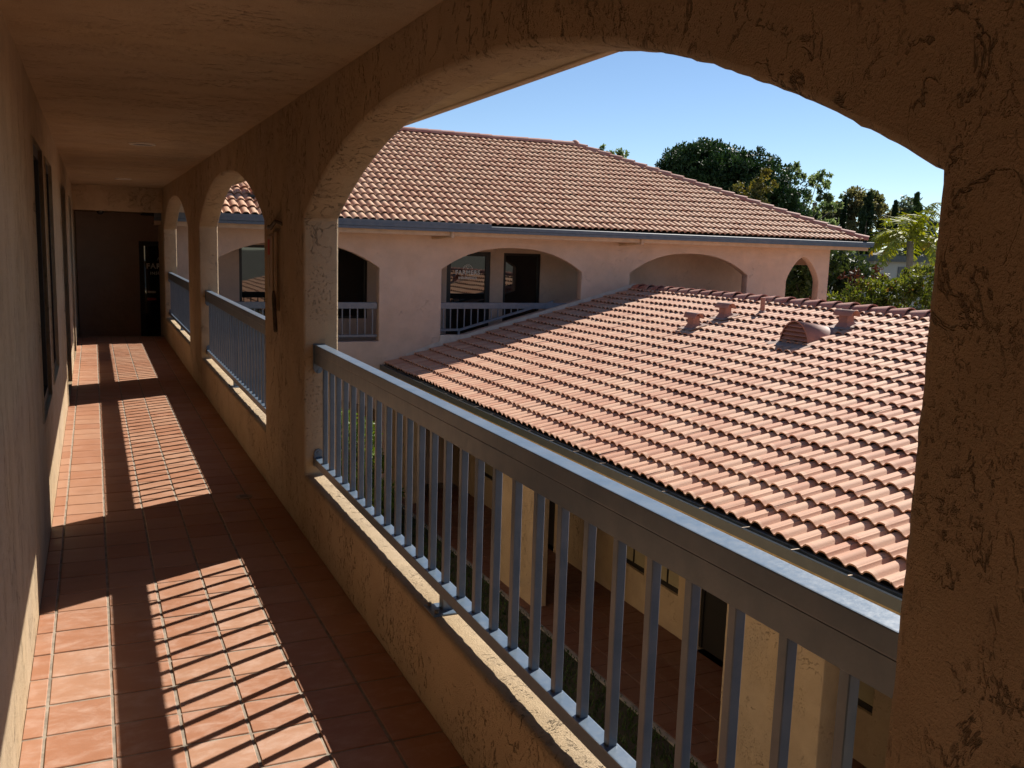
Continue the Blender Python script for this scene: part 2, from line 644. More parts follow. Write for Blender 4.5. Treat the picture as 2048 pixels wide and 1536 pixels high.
n_ = 26000
gx = r_.uniform(2.2, 5.03, n_)
gy = r_.uniform(3.0, 16.9, n_)
gh = r_.uniform(0.02, 0.06, n_)
ang = r_.uniform(0, np.pi, n_)
C_ = np.stack([gx, gy, GZ - 0.012 + gh * 0.5], 1)
U_ = np.stack([np.cos(ang), np.sin(ang), np.zeros(n_)], 1) * 0.007
V_ = np.stack([r_.normal(0, .35, n_) * gh * .5, r_.normal(0, .35, n_) * gh * .5, gh * 0.5], 1)
go = bpy.data.objects.new('grass', quads_mesh('grass', C_, U_, V_, M_grass))
col.objects.link(go)
go['kind'] = 'stuff'
tag(go, 'short dark green grass on the strip beside the tiled courtyard walk', 'grass')

# courtyard walk with its tiles
wk = obj('courtyard_walk', bx(5.03, 6.5, -8, 16.98, GZ - 0.3, GZ - 0.008), M_grout)
wk['kind'] = 'structure'
obj('kerb', bx(5.00, 5.06, -8, 16.98, GZ - 0.2, GZ + 0.004, 0.008), M_conc, wk)
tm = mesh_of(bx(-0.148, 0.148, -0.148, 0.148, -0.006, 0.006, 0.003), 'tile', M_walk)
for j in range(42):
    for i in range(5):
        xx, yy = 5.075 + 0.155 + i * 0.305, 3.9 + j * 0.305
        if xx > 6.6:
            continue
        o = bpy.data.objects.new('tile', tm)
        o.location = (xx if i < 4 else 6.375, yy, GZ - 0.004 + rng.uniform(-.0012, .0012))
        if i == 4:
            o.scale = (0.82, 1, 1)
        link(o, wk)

# ------------------------------------------------------------------ our building: the upper walkway
home = thing('arcaded_office_building', 'tan stucco upper walkway with arched openings and terracotta tile floor', 'building', (0.4, 6, GZ))

loops = []
for k in range(-1, 3):
    s = A0 + BAY * k
    loops.append(arch_poly(s, s + SPAN, SILL, SPR, APX))
wall_arc = obj('arcade_wall', wall_with_openings((-7.0, 17.0, GZ, 2.6), loops, FX, XI, XO, 0.016, 0.0034, 1.7), M_arc, home)

# back wall with two windows and two recessed doors
WINS = [(5.24, 6.22), (6.62, 7.58)]
DOORS = [(9.62, 11.25), (13.05, 14.2)]
lw = [rect_poly(a, b, 0.672, 2.13) for a, b in WINS] + [rect_poly(a, b, 0.02, 2.13) for a, b in DOORS]
obj('back_wall', wall_with_openings((-7.0, 18.7, -0.6, 2.6), lw, FX, XL, XL - 0.16, 0.012, 0.0), M_wall_l, home)
for a, b in WINS:
    w = obj('window', B(), M_bronze, home)
    bm = B()
    xf0, xf1 = XL - 0.150, XL - 0.010
    box(bm, xf0, xf1, a, a + 0.055, 0.672, 2.13)
    box(bm, xf0, xf1, b - 0.055, b, 0.672, 2.13)
    box(bm, xf0, xf1, a + 0.055, b - 0.055, 0.672, 0.73)
    box(bm, xf0, xf1, a + 0.055, b - 0.055, 2.07, 2.13)
    bm.to_mesh(w.data)
    bm.free()
    obj('pane', bx(XL - 0.140, XL - 0.125, a + 0.055, b - 0.055, 0.73, 2.07), M_glassL, w)
for a, b in DOORS:
    d = obj('door', bx(XL - 0.150, XL - 0.100, a + 0.05, b - 0.05, 0.02, 2.08), M_lseal, home)
    bm = B()
    box(bm, XL - 0.158, XL - 0.070, a, a + 0.05, 0.02, 2.13)
    box(bm, XL - 0.158, XL - 0.070, b - 0.05, b, 0.02, 2.13)
    box(bm, XL - 0.158, XL - 0.070, a + 0.05, b - 0.05, 2.08, 2.13)
    obj('door_frame', bm, M_lseal, d)
    bm = tube(B(), [(XL - 0.10, a + 0.13, 1.0), (XL - 0.055, a + 0.13, 1.0)], 0.012)
    tube(bm, [(XL - 0.05, a + 0.125, 1.0), (XL - 0.05, a + 0.22, 1.0)], 0.010)
    obj('handle', bm, M_steel, d)

obj('ceiling', bx(XL - 0.16, XI - 0.001, -7.0, 16.0, ZC, 2.6), M_ceil, home)
obj('header_beam', bx(XL, XI - 0.001, 16.0, 16.2, 2.03, 2.6), M_arc, home)
obj('landing_ceiling', bx(XL, XO + 0.3, 16.2, 18.7, 2.06, 2.3), M_ceil, home)
obj('end_wall', bx(XL - 0.16, XO, -7.2, -7.0, GZ, 2.6), M_arc, home)
obj('eave_soffit', bx(XO + 0.001, 1.80, -7.2, 16.3, 2.405, 2.50), M_ceil, home)
obj('fascia', bx(1.802, 1.842, -7.2, 16.3, 2.395, 2.62, 0.004), M_fasc, home)
rf = B()
prism(rf, [(-6.0, 4.55), (1.86, 2.63), (1.86, 2.70), (-6.0, 4.62)], lambda s, z, t: (s, t, z), -7.2, 17.6)
obj('roof', rf, M_tileN, home)
obj('rear_wall', bx(-6.0, -5.8, -7.2, 18.7, GZ, 4.5), M_arc, home)
obj('lower_wall', bx(XL - 0.16, XL - 0.001, -7.0, 18.7, GZ, -0.61), M_arc, home)

# floor slab (grout bed), tiles, steps down to the wing
fl = obj('floor', bx(XL - 0.16, XI + 0.002, -7.0, 16.45, -0.25, -0.004), M_grout, home)
XG = [XL + 0.001, -0.198, 0.012, 0.224, 0.435, 0.648, 0.860, XI - 0.001]
PY = 0.2215
J = 0.011
tiles = []
row0 = int((-6.9 - 3.196) / PY)
for r in range(row0, 60):
    y0 = 3.196 + r * PY
    y1 = y0 + PY
    if y1 > 16.45:
        break
    for c in range(7):
        tiles.append((y0, y1, XG[c], XG[c + 1], c))
vis = [t for t in tiles if t[0] > 1.9]
vis.sort(key=lambda t: t[0])
near_set = set(vis[:300])
tile_me = []
for c in range(7):
    w_ = XG[c + 1] - XG[c] - J
    if c in (0, 6):
        w_ = XG[c + 1] - XG[c] - J / 2
    bm = bx(-w_ / 2, w_ / 2, -(PY - J) / 2, (PY - J) / 2, -0.010, 0.0, 0.0022, 1)
    tile_me.append(mesh_of(bm, 'tile', M_floor))
bmr = B()
for t in tiles:
    y0, y1, xa, xb, c = t
    cx = (xa + xb) / 2 + (J / 4 if c == 6 else (-J / 4 if c == 0 else 0))
    Mx = Matrix.Translation((cx + rng.uniform(-.0008, .0008), (y0 + y1) / 2 + rng.uniform(-.0012, .0012), rng.uniform(-.0009, .0009))) @ \
        Matrix.Rotation(rng.gauss(0, .0022), 4, 'X') @ Matrix.Rotation(rng.gauss(0, .0022), 4, 'Y') @ Matrix.Rotation(rng.gauss(0, .003), 4, 'Z')
    if t in near_set:
        o = bpy.data.objects.new('tile', tile_me[c])
        o.matrix_local = Mx
        link(o, fl)
    else:
        tmp = B()
        tmp.from_mesh(tile_me[c])
        tmp.transform(Mx)
        me = bpy.data.meshes.new('t')
        tmp.to_mesh(me)
        tmp.free()
        bmr.from_mesh(me)
        bpy.data.meshes.remove(me)
obj('distant_tiles', bmr, M_floor, fl, kind='stuff')
for i in range(3):
    obj('step', bx(XL, XI - 0.002, 16.452 + i * 0.3, 17.05 + (0.3 * i if i < 2 else 1.6), -0.75, -0.187 * (i + 1)), M_grout, home)

# ------------------------------------------------------------------ railings


def bracket(bm_parent_args):
    pass


def railing_y(name, label, s0, s1, z_floor, group):
    """railing along Y in our arcade, between jambs s0<s1"""
    xi, xo = 1.102, 1.158
    T = thing(name, label, 'railing', ((xi + xo) / 2, (s0 + s1) / 2, z_floor + SILL), group)
    z = z_floor
    bm = bx(xi, xo, s0 + 0.012, s1 - 0.012, z + 0.978, z + 1.0402, 0.0015, 1)
    box(bm, xi - 0.0008, xo + 0.0008, s0 + 0.012, s1 - 0.012, z + 1.0405, z + 1.087, 0.0035, 2)
    obj('top_rail', bm, M_rail, T)
    obj('bottom_rail', bx(xi - 0.004, xo - 0.014, s0 + 0.012, s1 - 0.012, z + 0.402, z + 0.445, 0.004, 2), M_rail, T)
    bb = mesh_of(bx(-0.0125, 0.0125, -0.0125, 0.0125, z + 0.443, z + 0.980, 0.002), 'baluster', M_rail)
    k = 0
    y = s1 - 0.166
    while y > s0 + 0.08:
        o = bpy.data.objects.new('baluster', bb)
        o.location = ((xi + xo) / 2 - 0.004 + rng.uniform(-.0012, .0012), y + rng.uniform(-.0015, .0015), 0)
        o.rotation_euler = (rng.gauss(0, .0015), 0, rng.gauss(0, .02))
        link(o, T)
        y -= 0.1467
    ym = s0 + (s1 - s0) * 0.495
    bm = bx(xi + 0.002, xo - 0.006, ym - 0.02, ym + 0.02, z + SILL + 0.006, z + 0.404, 0.002)
    post = obj('post', bm, M_rail, T)
    obj('base_plate', bx(xi - 0.045, xo + 0.02, ym - 0.055, ym + 0.055, z + SILL - 0.001, z + SILL + 0.007, 0.002), M_rail, post)
    bm = B()
    for dy in (-0.038, 0.038):
        tube(bm, [(xi - 0.028, ym + dy, z + SILL + 0.006), (xi - 0.028, ym + dy, z + SILL + 0.018)], 0.008, 6)
    obj('bolt', bm, M_rust, post)
    for ye, d in ((s0, 1), (s1, -1)):
        bk = obj('end_bracket', bx(xi - 0.008, xo + 0.004, ye + 0.0005 if d > 0 else ye - 0.0115, ye + 0.0115 if d > 0 else ye - 0.0005,
                                   z + 0.945, z + 1.09, 0.002), M_rail, T)
        bm = tube(B(), [(xi + 0.02, ye + d * 0.001, z + 0.948), (xi + 0.02, ye + d * 0.014, z + 0.948)], 0.024, 10)
        tube(bm, [(xi + 0.02, ye + d * 0.012, z + 0.938), (xi + 0.02, ye + d * 0.022, z + 0.938)], 0.008, 6)
        obj('bolt', bm, M_rail, bk)
        bk2 = obj('end_bracket', bx(xi - 0.006, xo + 0.002, ye + 0.0005 if d > 0 else ye - 0.0115, ye + 0.0115 if d > 0 else ye - 0.0005,
                                    z + 0.395, z + 0.453, 0.002), M_rail, T)
        bm = tube(B(), [(xi + 0.022, ye + d * 0.001, z + 0.468), (xi + 0.022, ye + d * 0.013, z + 0.468)], 0.026, 10)
        tube(bm, [(xi + 0.022, ye + d * 0.012, z + 0.475), (xi + 0.022, ye + d * 0.021, z + 0.475)], 0.008, 6)
        obj('bolt', bm, M_rail, bk2)
    return T


GR = 'blue grey railings in the arched openings of the walkway'
railing_y('railing', 'blue grey metal railing in the large nearest arch', A0, A0 + SPAN, 0, GR)
railing_y('railing', 'blue grey metal railing in the middle arch of the walkway', A0 + BAY, A0 + BAY + SPAN, 0, GR)
railing_y('railing', 'blue grey metal railing in the farthest narrow-looking arch by the dark end wall', A0 + 2 * BAY, A0 + 2 * BAY + SPAN, 0, GR)

# ------------------------------------------------------------------ things on our walkway
cab = thing('extinguisher_cabinet', 'narrow tan metal cabinet with a red sticker on the arcade pier', 'cabinet', (XI, 5.86, 1.05))
obj('body', bx(XI - 0.030, XI + 0.02, 5.77, 5.97, 1.215, 1.69, 0.004), M_cab, cab)
dr = obj('door', bx(XI - 0.040, XI - 0.031, 5.785, 5.955, 1.23, 1.675, 0.003), M_cab, cab)
obj('sticker', bx(XI - 0.0425, XI - 0.0405, 5.865, 5.925, 1.56, 1.655), M_red, dr)
obj('notice', bx(XI - 0.0425, XI - 0.0405, 5.87, 5.91, 1.36, 1.54), M_cab, dr)
bm = B()
tube(bm, [(XI + 0.01, 5.66, 1.745), (XI - 0.03, 5.72, 1.765), (XI - 0.045, 5.80, 1.725), (XI - 0.04, 5.90, 1.735), (XI - 0.03, 5.99, 1.725)],
     [0.012, 0.011, 0.013, 0.010, 0.008], 8)
obj('hood', bm, M_rust, cab, smooth=True)
bm = tube(B(), [(XI - 0.035, 5.765, 1.34), (XI - 0.038, 5.745, 1.30), (XI - 0.045, 5.655, 1.115), (XI - 0.046, 5.648, 1.10)], [0.008, 0.013, 0.013, 0.010], 8)
obj('hanging_strut', bm, M_rust, cab, smooth=True)
bm = tube(B(), [(XI - 0.02, 5.765, 1.26), (XI - 0.02, 5.765, 1.70)], 0.011, 6)
obj('conduit', bm, M_cab, cab)


def disc_light(y, label):
    T = thing('ceiling_light', label, 'ceiling light', (0.41, y, ZC), 'recessed lights in the walkway ceiling')
    bm = B()
    for (r0, r1, z0, z1) in ((0.092, 0.106, ZC - 0.012, ZC - 0.006),):
        ring = []
        for r_s, z_s in ((r1, ZC + 0.001), (r1, ZC - 0.010), (r0, ZC - 0.014), (r0, ZC + 0.001)):
            ring.append([bm.verts.new((0.41 + r_s * math.cos(a), y + r_s * math.sin(a), z_s)) for a in
                         [2 * math.pi * i / 28 for i in range(28)]])
        for a, b in zip(ring, ring[1:]):
            for i in range(28):
                bm.faces.new((a[i], a[(i + 1) % 28], b[(i + 1) % 28], b[i]))
    obj('trim', bm, M_lampw, T, smooth=True)
    obj('lens', tube(B(), [(0.41, y, ZC - 0.006), (0.41, y, ZC - 0.001)], 0.0915, 28), M_black, T)


disc_light(8.5, 'round recessed ceiling light nearer of the two')
disc_light(13.85, 'faint round recessed ceiling light near the dark end of the walkway')

dn = thing('floor_drain', 'small round metal drain plate set in the shaded floor tiles', 'drain', (0.84, 5.94, 0))
obj('plate', tube(B(), [(0.84, 5.94, -0.002), (0.84, 5.94, 0.005)], 0.052, 24), M_steel, dn)
bm = B()
for a in range(3):
    box(bm, 0.815, 0.865, 5.92 + a * 0.02 - 0.003, 5.92 + a * 0.02 + 0.003, 0.004, 0.0062)
obj('slot', bm, M_black, dn)

sc = thing('security_camera', 'small dark dome camera under the beam at the end of the walkway', 'camera', (0.13, 16.3, 2.05))
obj('base', tube(B(), [(0.13, 16.32, 2.062), (0.13, 16.32, 2.03)], 0.07, 16), M_lampw, sc)
bm = B()
bmesh.ops.create_uvsphere(bm, u_segments=16, v_segments=8, radius=0.055, matrix=Matrix.Translation((0.13, 16.32, 2.025)))
obj('dome', bm, M_black, sc, smooth=True)

# ------------------------------------------------------------------ roof tiles
def tile_profile(pitch, k, hgt=0.046, seg=6):
    """points (u,z) of k barrels side by side, wavy profile"""
    ph = [0.0, 0.09, 0.20, 0.34, 0.50, 0.66, 0.80, 0.91]
    zz = [0.0, 0.16, 0.62, 0.92, 1.0, 0.92, 0.62, 0.16]

    def f(p):
        return float(np.interp(p % 1.0, ph + [1.0], zz + [0.0]))
    st = 0.74                                  # tiles meet on a barrel's flank, as interlocking tiles do
    ps = [st] + [q for b_ in range(k + 1) for q in [b_ + x for x in ph] if st + 0.03 < q < st + k - 0.03] + [st + k + 0.02]
    pts = [((p - st) * pitch - k * pitch / 2, f(p) * hgt) for p in ps]
    pts = [(pts[0][0], pts[0][1] - 0.006)] + [(pts[0][0] + 0.0015, pts[0][1] + 0.0035)] + pts[1:]
    return pts


def tile_bm(pitch, k, length, th=0.014, hgt=0.042):
    """tile in local coords: u across, v up the slope (0..length), top lifted at its lower end"""
    bm = B()
    pr = tile_profile(pitch, k, hgt)
    lift = 0.043
    f_top = [bm.verts.new((u, 0.0, z + lift)) for u, z in pr]
    f_bot = [bm.verts.new((u, 0.0, z + lift - th)) for u, z in pr]
    f_edge = [bm.verts.new((u, 0.0, z + lift)) for u, z in pr]
    b_top = [bm.verts.new((u, length, z + 0.002)) for u, z in pr]
    for i in range(len(pr) - 1):
        f = bm.faces.new((f_top[i], f_top[i + 1], b_top[i + 1], b_top[i]))
        f.smooth = True
        bm.faces.new((f_bot[i], f_bot[i + 1], f_edge[i + 1], f_edge[i]))
    return bm


def barrel_cap(length, r0, r1, n=10, th=0.02, flat=0.85):
    """half-round ridge tile in local coords: v along ridge 0..length, larger lower end at v=0"""
    bm = B()
    rings = []
    for v, r in ((0.0, r0), (length, r1)):
        rings.append([bm.verts.new((r * math.cos(math.pi * i / n), v, r * flat * math.sin(math.pi * i / n))) for i in range(n + 1)])
    inner = [bm.verts.new(((r0 - th) * math.cos(math.pi * i / n), 0.0, (r0 - th) * flat * math.sin(math.pi * i / n))) for i in range(n + 1)]
    lip = [bm.verts.new(v.co) for v in rings[0]]
    for i in range(n):
        f = bm.faces.new((rings[0][i], rings[1][i], rings[1][i + 1], rings[0][i + 1]))
        f.smooth = True
        bm.faces.new((inner[i], lip[i], lip[i + 1], inner[i + 1]))
    return bm


camV = Vector((0, 0, 1.65))


def px_size(p):
    return 1.0 / max((p - camV).length, 0.1)


def in_view(p):
    q = Rm.transposed() @ (p - camV)
    if q.z > -0.1:
        return False
    u, v = 915 * q.x / -q.z, 915 * q.y / -q.z
    return abs(u) < 520 and abs(v) < 392


def lay_tiles(roof, origin, U, Vv, N, pitch, k, expo, ncol, nrow, mat, skip=None, clip=None, vis_fn=None):
    """origin: lower-left corner of the field on the eave; U across, V upslope, N normal"""
    Lm = tile_bm(pitch, k, expo + 0.055)
    me = mesh_of(Lm, 'tile', mat)
    items = []
    for r in range(nrow):
        for c in range(ncol):
            p = origin + U * ((c + 0.5) * pitch * k) + Vv * (r * expo)
            if skip and skip(p, r, c):
                continue
            rot = Matrix((U, Vv, N)).transposed().to_4x4()
            Mx = Matrix.Translation(p + N * rng.gauss(0, .0022) + U * rng.gauss(0, .0012) + Vv * rng.gauss(0, .004)) @ rot @ \
                Matrix.Rotation(rng.gauss(0, .006), 4, 'Z') @ Matrix.Rotation(rng.gauss(0, .006), 4, 'Y')
            items.append((p + N * .03, Mx))
    if vis_fn is None:
        vis_fn = in_view
    order = sorted([i for i in range(len(items)) if vis_fn(items[i][0])], key=lambda i: -px_size(items[i][0]))
    chosen = set(order[:300])
    rest = B()
    for i, (p, Mx) in enumerate(items):
        need_clip = clip and clip(p)
        if i in chosen and not need_clip:
            o = bpy.data.objects.new('tile', me)
            o.matrix_local = Mx
            link(o, roof)
        else:
            t = B()
            t.from_mesh(me)
            t.transform(Mx)
            if need_clip:
                co, no = need_clip
                bmesh.ops.bisect_plane(t, geom=t.verts[:] + t.edges[:] + t.faces[:], plane_co=co, plane_no=no, clear_outer=True)
                if not t.faces:
                    t.free()
                    continue
            tmp = bpy.data.meshes.new('t')
            t.to_mesh(tmp)
            t.free()
            if i in chosen:
                o = bpy.data.objects.new('tile', tmp)
                if not tmp.materials:
                    tmp.materials.append(mat)
                link(o, roof)
            else:
                rest.from_mesh(tmp)
                bpy.data.meshes.remove(tmp)
    obj('distant_tiles', rest, mat, roof, kind='stuff')


# ------------------------------------------------------------------ courtyard building (single storey, lower roof)
low = thing('courtyard_building', 'single storey tan building with the large sunlit terracotta tile roof in the courtyard', 'building', (8, 6, GZ))
EX, EZ, RX, RZ = 5.08, -0.672, 10.65, 0.836
P1 = math.atan2(RZ - EZ, RX - EX)
U1, V1 = Vector((0, -1, 0)), Vector((math.cos(P1), 0, math.sin(P1)))
N1 = U1.cross(V1)
bm = B()
LRX = 2 * RX - EX
LY0, LY1 = -7.0, 16.985
prism(bm, [(EX + 0.03, EZ - 0.012), (RX, RZ - 0.012), (LRX, EZ - 0.012), (LRX, EZ - 0.10), (RX, RZ - 0.12), (EX + 0.03, EZ - 0.10)],
      lambda s, z, t: (s, t, z), LY0, LY1)
lroof = obj('roof', bm, M_under, low)
ncol = int((LY1 - LY0) / 0.32)
vent_holes = [(8.99, 12.49, 0.30), (9.60, 12.47, 0.30), (9.85, 10.0, 0.30), (9.25, 10.15, 0.42)]
lay_tiles(lroof, Vector((EX, LY1, EZ)), U1, V1, N1, 0.16, 2, (RX - EX) / math.cos(P1) / 18.6, ncol, 19, M_tileN)
# slope that falls away on the far side
bm = B()
U2, V2 = Vector((0, 1, 0)), Vector((-math.cos(P1), 0, math.sin(P1)))
N2 = U2.cross(V2)
tm_ = mesh_of(tile_bm(0.16, 2, 0.37), 't', M_tileN)
for r in range(18):
    for c in range(ncol):
        p = Vector((LRX, LY0, EZ)) + U2 * ((c + .5) * .32) + V2 * (r * .31)
        t = B(); t.from_mesh(tm_); t.transform(Matrix.Translation(p) @ Matrix((U2, V2, N2)).transposed().to_4x4())
        mm = bpy.data.meshes.new('t'); t.to_mesh(mm); t.free(); bm.from_mesh(mm); bpy.data.meshes.remove(mm)
obj('far_slope_tiles', bm, M_tileN, lroof, kind='stuff')
# ridge caps, larger end towards the camera's right
capm = mesh_of(barrel_cap(0.41, 0.148, 0.108), 'ridge_tile', M_ridge)
y = LY1 - 0.30
i = 0
while y > LY0:
    o = bpy.data.objects.new('ridge_tile', capm)
    o.matrix_local = Matrix.Translation((RX, y, RZ + 0.022 + rng.gauss(0, .003))) @ Matrix.Rotation(math.radians(-2.5), 4, 'X') @ \
        Matrix.Rotation(rng.gauss(0, .012), 4, 'Z')
    link(o, lroof)
    y -= 0.3555
    i += 1
# mortar bed under the caps
obj('mortar', bx(RX - 0.085, RX + 0.085, LY0, LY1, RZ - 0.02, RZ + 0.035, 0.02), M_ridge, lroof)

# gutter: channel section along Y
gpoly = [(0.0, 0.0), (0.0, 0.105), (0.012, 0.115), (0.02, 0.105), (0.012, 0.10), (0.012, 0.012), (0.085, 0.012), (0.085, 0.085), (0.095, 0.085), (0.095, 0.0)]
bm = B()
prism(bm, [(4.965 + s, -0.748 + z * 0.86) for s, z in gpoly], lambda s, z, t: (s, t, z), LY0, 16.96)
gt = obj('gutter', bm, M_gutN, low)
obj('drip_edge', bx(5.052, 5.10, LY0, 16.96, -0.705, -0.655, 0.003), M_gutN, gt)
spk = mesh_of(bx(4.967, 5.05, -0.006, 0.006, -0.655, -0.649), 'gutter_strap', M_steel)
y = 16.4
while y > 3.0:
    o = bpy.data.objects.new('gutter_strap', spk)
    o.location = (0, y, 0)
    link(o, gt)
    y -= 0.61
obj('fascia', bx(5.055, 5.085, LY0, 16.97, -0.90, -0.72), M_fascN, low)
obj('soffit', bx(5.086, 5.22, LY0, 16.97, -0.90, -0.86), M_fascN, low)

lp = []
for k in range(-2, 3):
    s = 6.45 + 5.25 * k
    if s + 4.0 > LY1 - 0.4 or s < LY0 + .3:
        continue
    lp.append(arch_poly(s, s + 4.0, GZ - 0.06, -1.50, -1.07, step=0.08))
# openings reach the ground: cut a hair above it
obj('arcade_wall', wall_with_openings((LY0 + 0.1, 16.96, GZ - 0.1, -0.862), lp, FX, 5.20, 5.40, 0.012, 0.004, 5.1), M_lowst, low)
lw = [rect_poly(9.02, 9.66, -2.585, -1.35), rect_poly(9.80, 10.50, -2.585, -1.35), rect_poly(7.66, 8.62, GZ - 0.03, -1.0),
      rect_poly(5.86, 6.75, -2.585, -1.35), rect_poly(12.4, 13.4, GZ - 0.03, -1.0), rect_poly(14.4, 15.6, -2.585, -1.35)]
obj('inner_wall', wall_with_openings((LY0 + 0.1, 16.97, GZ - 0.1, -0.5), lw, FX, 6.5, 6.66, 0.008), M_lowst, low)
for (a, b) in ((9.02, 9.66), (9.80, 10.50), (5.86, 6.75), (14.4, 15.6)):
    bm = B()
    x0, x1 = 6.545, 6.60
    z0, z1 = -2.585, -1.35
    box(bm, x0, x1, a, a + 0.03, z0, z1); box(bm, x0, x1, b - 0.03, b, z0, z1)
    box(bm, x0, x1, a + 0.03, b - 0.03, z0, z0 + 0.055); box(bm, x0, x1, a + 0.03, b - 0.03, z1 - 0.04, z1)
    mid = (a + b) / 2
    box(bm, x0 + .005, x1, mid - 0.01, mid + 0.01, z0 + 0.055, z1 - 0.04)
    w = obj('window', bm, M_bronze, low)
    obj('pane', bx(x0 + 0.02, x0 + 0.03, a + 0.03, mid - 0.01, z0 + 0.055, z1 - 0.04), M_blind, w)
    obj('pane', bx(x0 + 0.02, x0 + 0.03, mid + 0.01, b - 0.03, z0 + 0.055, z1 - 0.04), M_blind, w)
for (a, b) in ((7.66, 8.62), (12.4, 13.4)):
    d = obj('door', bx(6.58, 6.63, a + 0.05, b - 0.05, GZ + 0.02, -1.05), M_bronze, low)
    obj('panel', bx(6.568, 6.579, a + 0.20, b - 0.20, -2.0, -1.25), M_glassL, d)
    obj('mail_slot', bx(6.565, 6.579, a + 0.38, a + 0.62, -2.35, -2.27), M_steel, d)
    bm = B()
    box(bm, 6.56, 6.655, a, a + 0.05, GZ + 0.02, -1.0); box(bm, 6.56, 6.655, b - 0.05, b, GZ + 0.02, -1.0)
    obj('door_frame', bm, M_bronze, d)
obj('walk_ceiling', bx(5.401, 6.499, LY0 + 0.1, 16.97, -0.92, -0.87), M_lowst, low)
obj('back_wall', bx(15.6, 15.8, LY0 + 0.1, 16.9, GZ, -0.75), M_lowst, low)
obj('end_gable', bx(6.7, 15.6, LY0 + 0.1, LY0 + 0.3, GZ, -0.75), M_lowst, low)

# ------------------------------------------------------------------ roof vents
def roof_z(x):
    return EZ + (x - EX) * math.tan(P1)


def t_vent(x, y, label, yaw):
    z = roof_z(x)
    T = thing('roof_vent', label, 'roof vent', (x, y, z), 'hooded vents on the courtyard roof')
    Rz = Matrix.Translation((x, y, z)) @ Matrix.Rotation(yaw, 4, 'Z') @ Matrix.Scale(0.9, 4)
    bm = B()
    lo = [(-0.155, -0.16, -0.015), (0.155, -0.16, -0.015), (0.155, 0.16, 0.06), (-0.155, 0.16, 0.06)]
    hi = [(-0.09, -0.075, 0.13), (0.09, -0.075, 0.13), (0.09, 0.075, 0.15), (-0.09, 0.075, 0.15)]
    tp = [(-0.085, -0.07, 0.275), (0.085, -0.07, 0.275), (0.085, 0.07, 0.275), (-0.085, 0.07, 0.275)]
    rs = [[bm.verts.new(p) for p in L] for L in (lo, hi, tp)]
    for a, b in zip(rs, rs[1:]):
        for i in range(4):
            bm.faces.new((a[i], a[(i + 1) % 4], b[(i + 1) % 4], b[i]))
    bm.transform(Rz)
    obj('neck', bm, M_vent, T)
    bm = B()
    n = 10
    outer, innr = [], []
    for u in (-0.19, 0.19):
        outer.append([bm.verts.new((u, 0.10 * math.cos(math.pi * i / n), 0.235 + 0.10 * math.sin(math.pi * i / n))) for i in range(n + 1)])
        innr.append([bm.verts.new((u, 0.088 * math.cos(math.pi * i / n), 0.235 + 0.088 * math.sin(math.pi * i / n))) for i in range(n + 1)])
    for i in range(n):
        f = bm.faces.new((outer[0][i], outer[0][i + 1], outer[1][i + 1], outer[1][i])); f.smooth = True
        f = bm.faces.new((innr[1][i], innr[1][i + 1], innr[0][i + 1], innr[0][i])); f.smooth = True
        for k in (0, 1):
            bm.faces.new((outer[k][i], outer[k][i + 1], innr[k][i + 1], innr[k][i]))
    bm.transform(Rz)
    obj('hood', bm, M_vent, T)
    bm = B()
    vv = [bm.verts.new(p) for p in ((-0.22, -0.20, -0.012), (0.22, -0.20, -0.012), (0.20, 0.20, 0.09), (-0.20, 0.20, 0.09))]
    bm.faces.new(vv)
    r = bmesh.ops.extrude_face_region(bm, geom=bm.faces[:])
    for v in [e for e in r['geom'] if isinstance(e, bmesh.types.BMVert)]:
        v.co.z += 0.008
    bm.transform(Matrix.Translation((0, 0, 0.035)) @ Rz)
    obj('flashing', bm, M_lead, T)


t_vent(8.99, 12.49, 'hooded terracotta roof vent lowest on the slope and nearest the shaded corner', math.radians(-92))
t_vent(9.60, 12.47, 'hooded terracotta roof vent higher on the slope, left of the thin pipe', math.radians(-88))
t_vent(9.85, 10.0, 'largest-looking hooded terracotta roof vent, right of the half-round louvred vent', math.radians(-86))

pv = thing('vent_pipe', 'thin terracotta vent pipe standing just below the ridge tiles', 'vent pipe', (10.03, 12.05, roof_z(10.03)))
zz = roof_z(10.03)
obj('pipe', tube(B(), [(10.03, 12.05, zz - 0.02), (10.03, 12.05, zz + 0.30)], 0.038, 12), M_vent, pv, smooth=False)
obj('collar', tube(B(), [(10.03, 12.05, zz + 0.01), (10.03, 12.05, zz + 0.085)], [0.11, 0.045], 12), M_lead, pv)

# half-round louvred dormer vent
dx, dy = 9.00, 10.10
dz = roof_z(dx)
dv = thing('dormer_vent', 'half-round louvred terracotta dormer vent in the middle of the roof', 'roof vent', (dx, dy, dz))
bm = B()
n = 14
W_, H_ = 0.30, 0.36
fr = [Vector((dx, dy + W_ * math.cos(math.pi * i / n), dz + 0.01 + H_ * math.sin(math.pi * i / n))) for i in range(n + 1)]
fi = [Vector((dx, dy + (W_ - .02) * math.cos(math.pi * i / n), dz + 0.01 + (H_ - .02) * math.sin(math.pi * i / n))) for i in range(n + 1)]
bk = []
for i in range(n + 1):
    q = fr[i]
    bx_ = dx + (q.z - dz) / math.tan(P1) * 0.62
    yb = dy + (q.y - dy) * 0.9
    bk.append(Vector((bx_, yb, max(q.z - 0.10 * (q.z - dz), roof_z(bx_) - 0.01) if i in (0, n) else max(q.z * 0.0 + roof_z(bx_) + 0.02, dz))))
vf = [bm.verts.new(v) for v in fr]
vi = [bm.verts.new(v) for v in fi]
vb = [bm.verts.new(v) for v in bk]
for i in range(n):
    f = bm.faces.new((vf[i], vf[i + 1], vb[i + 1], vb[i])); f.smooth = True
    bm.faces.new((vi[i], vi[i + 1], vf[i + 1], vf[i]))
obj('hood', bm, M_vent, dv)
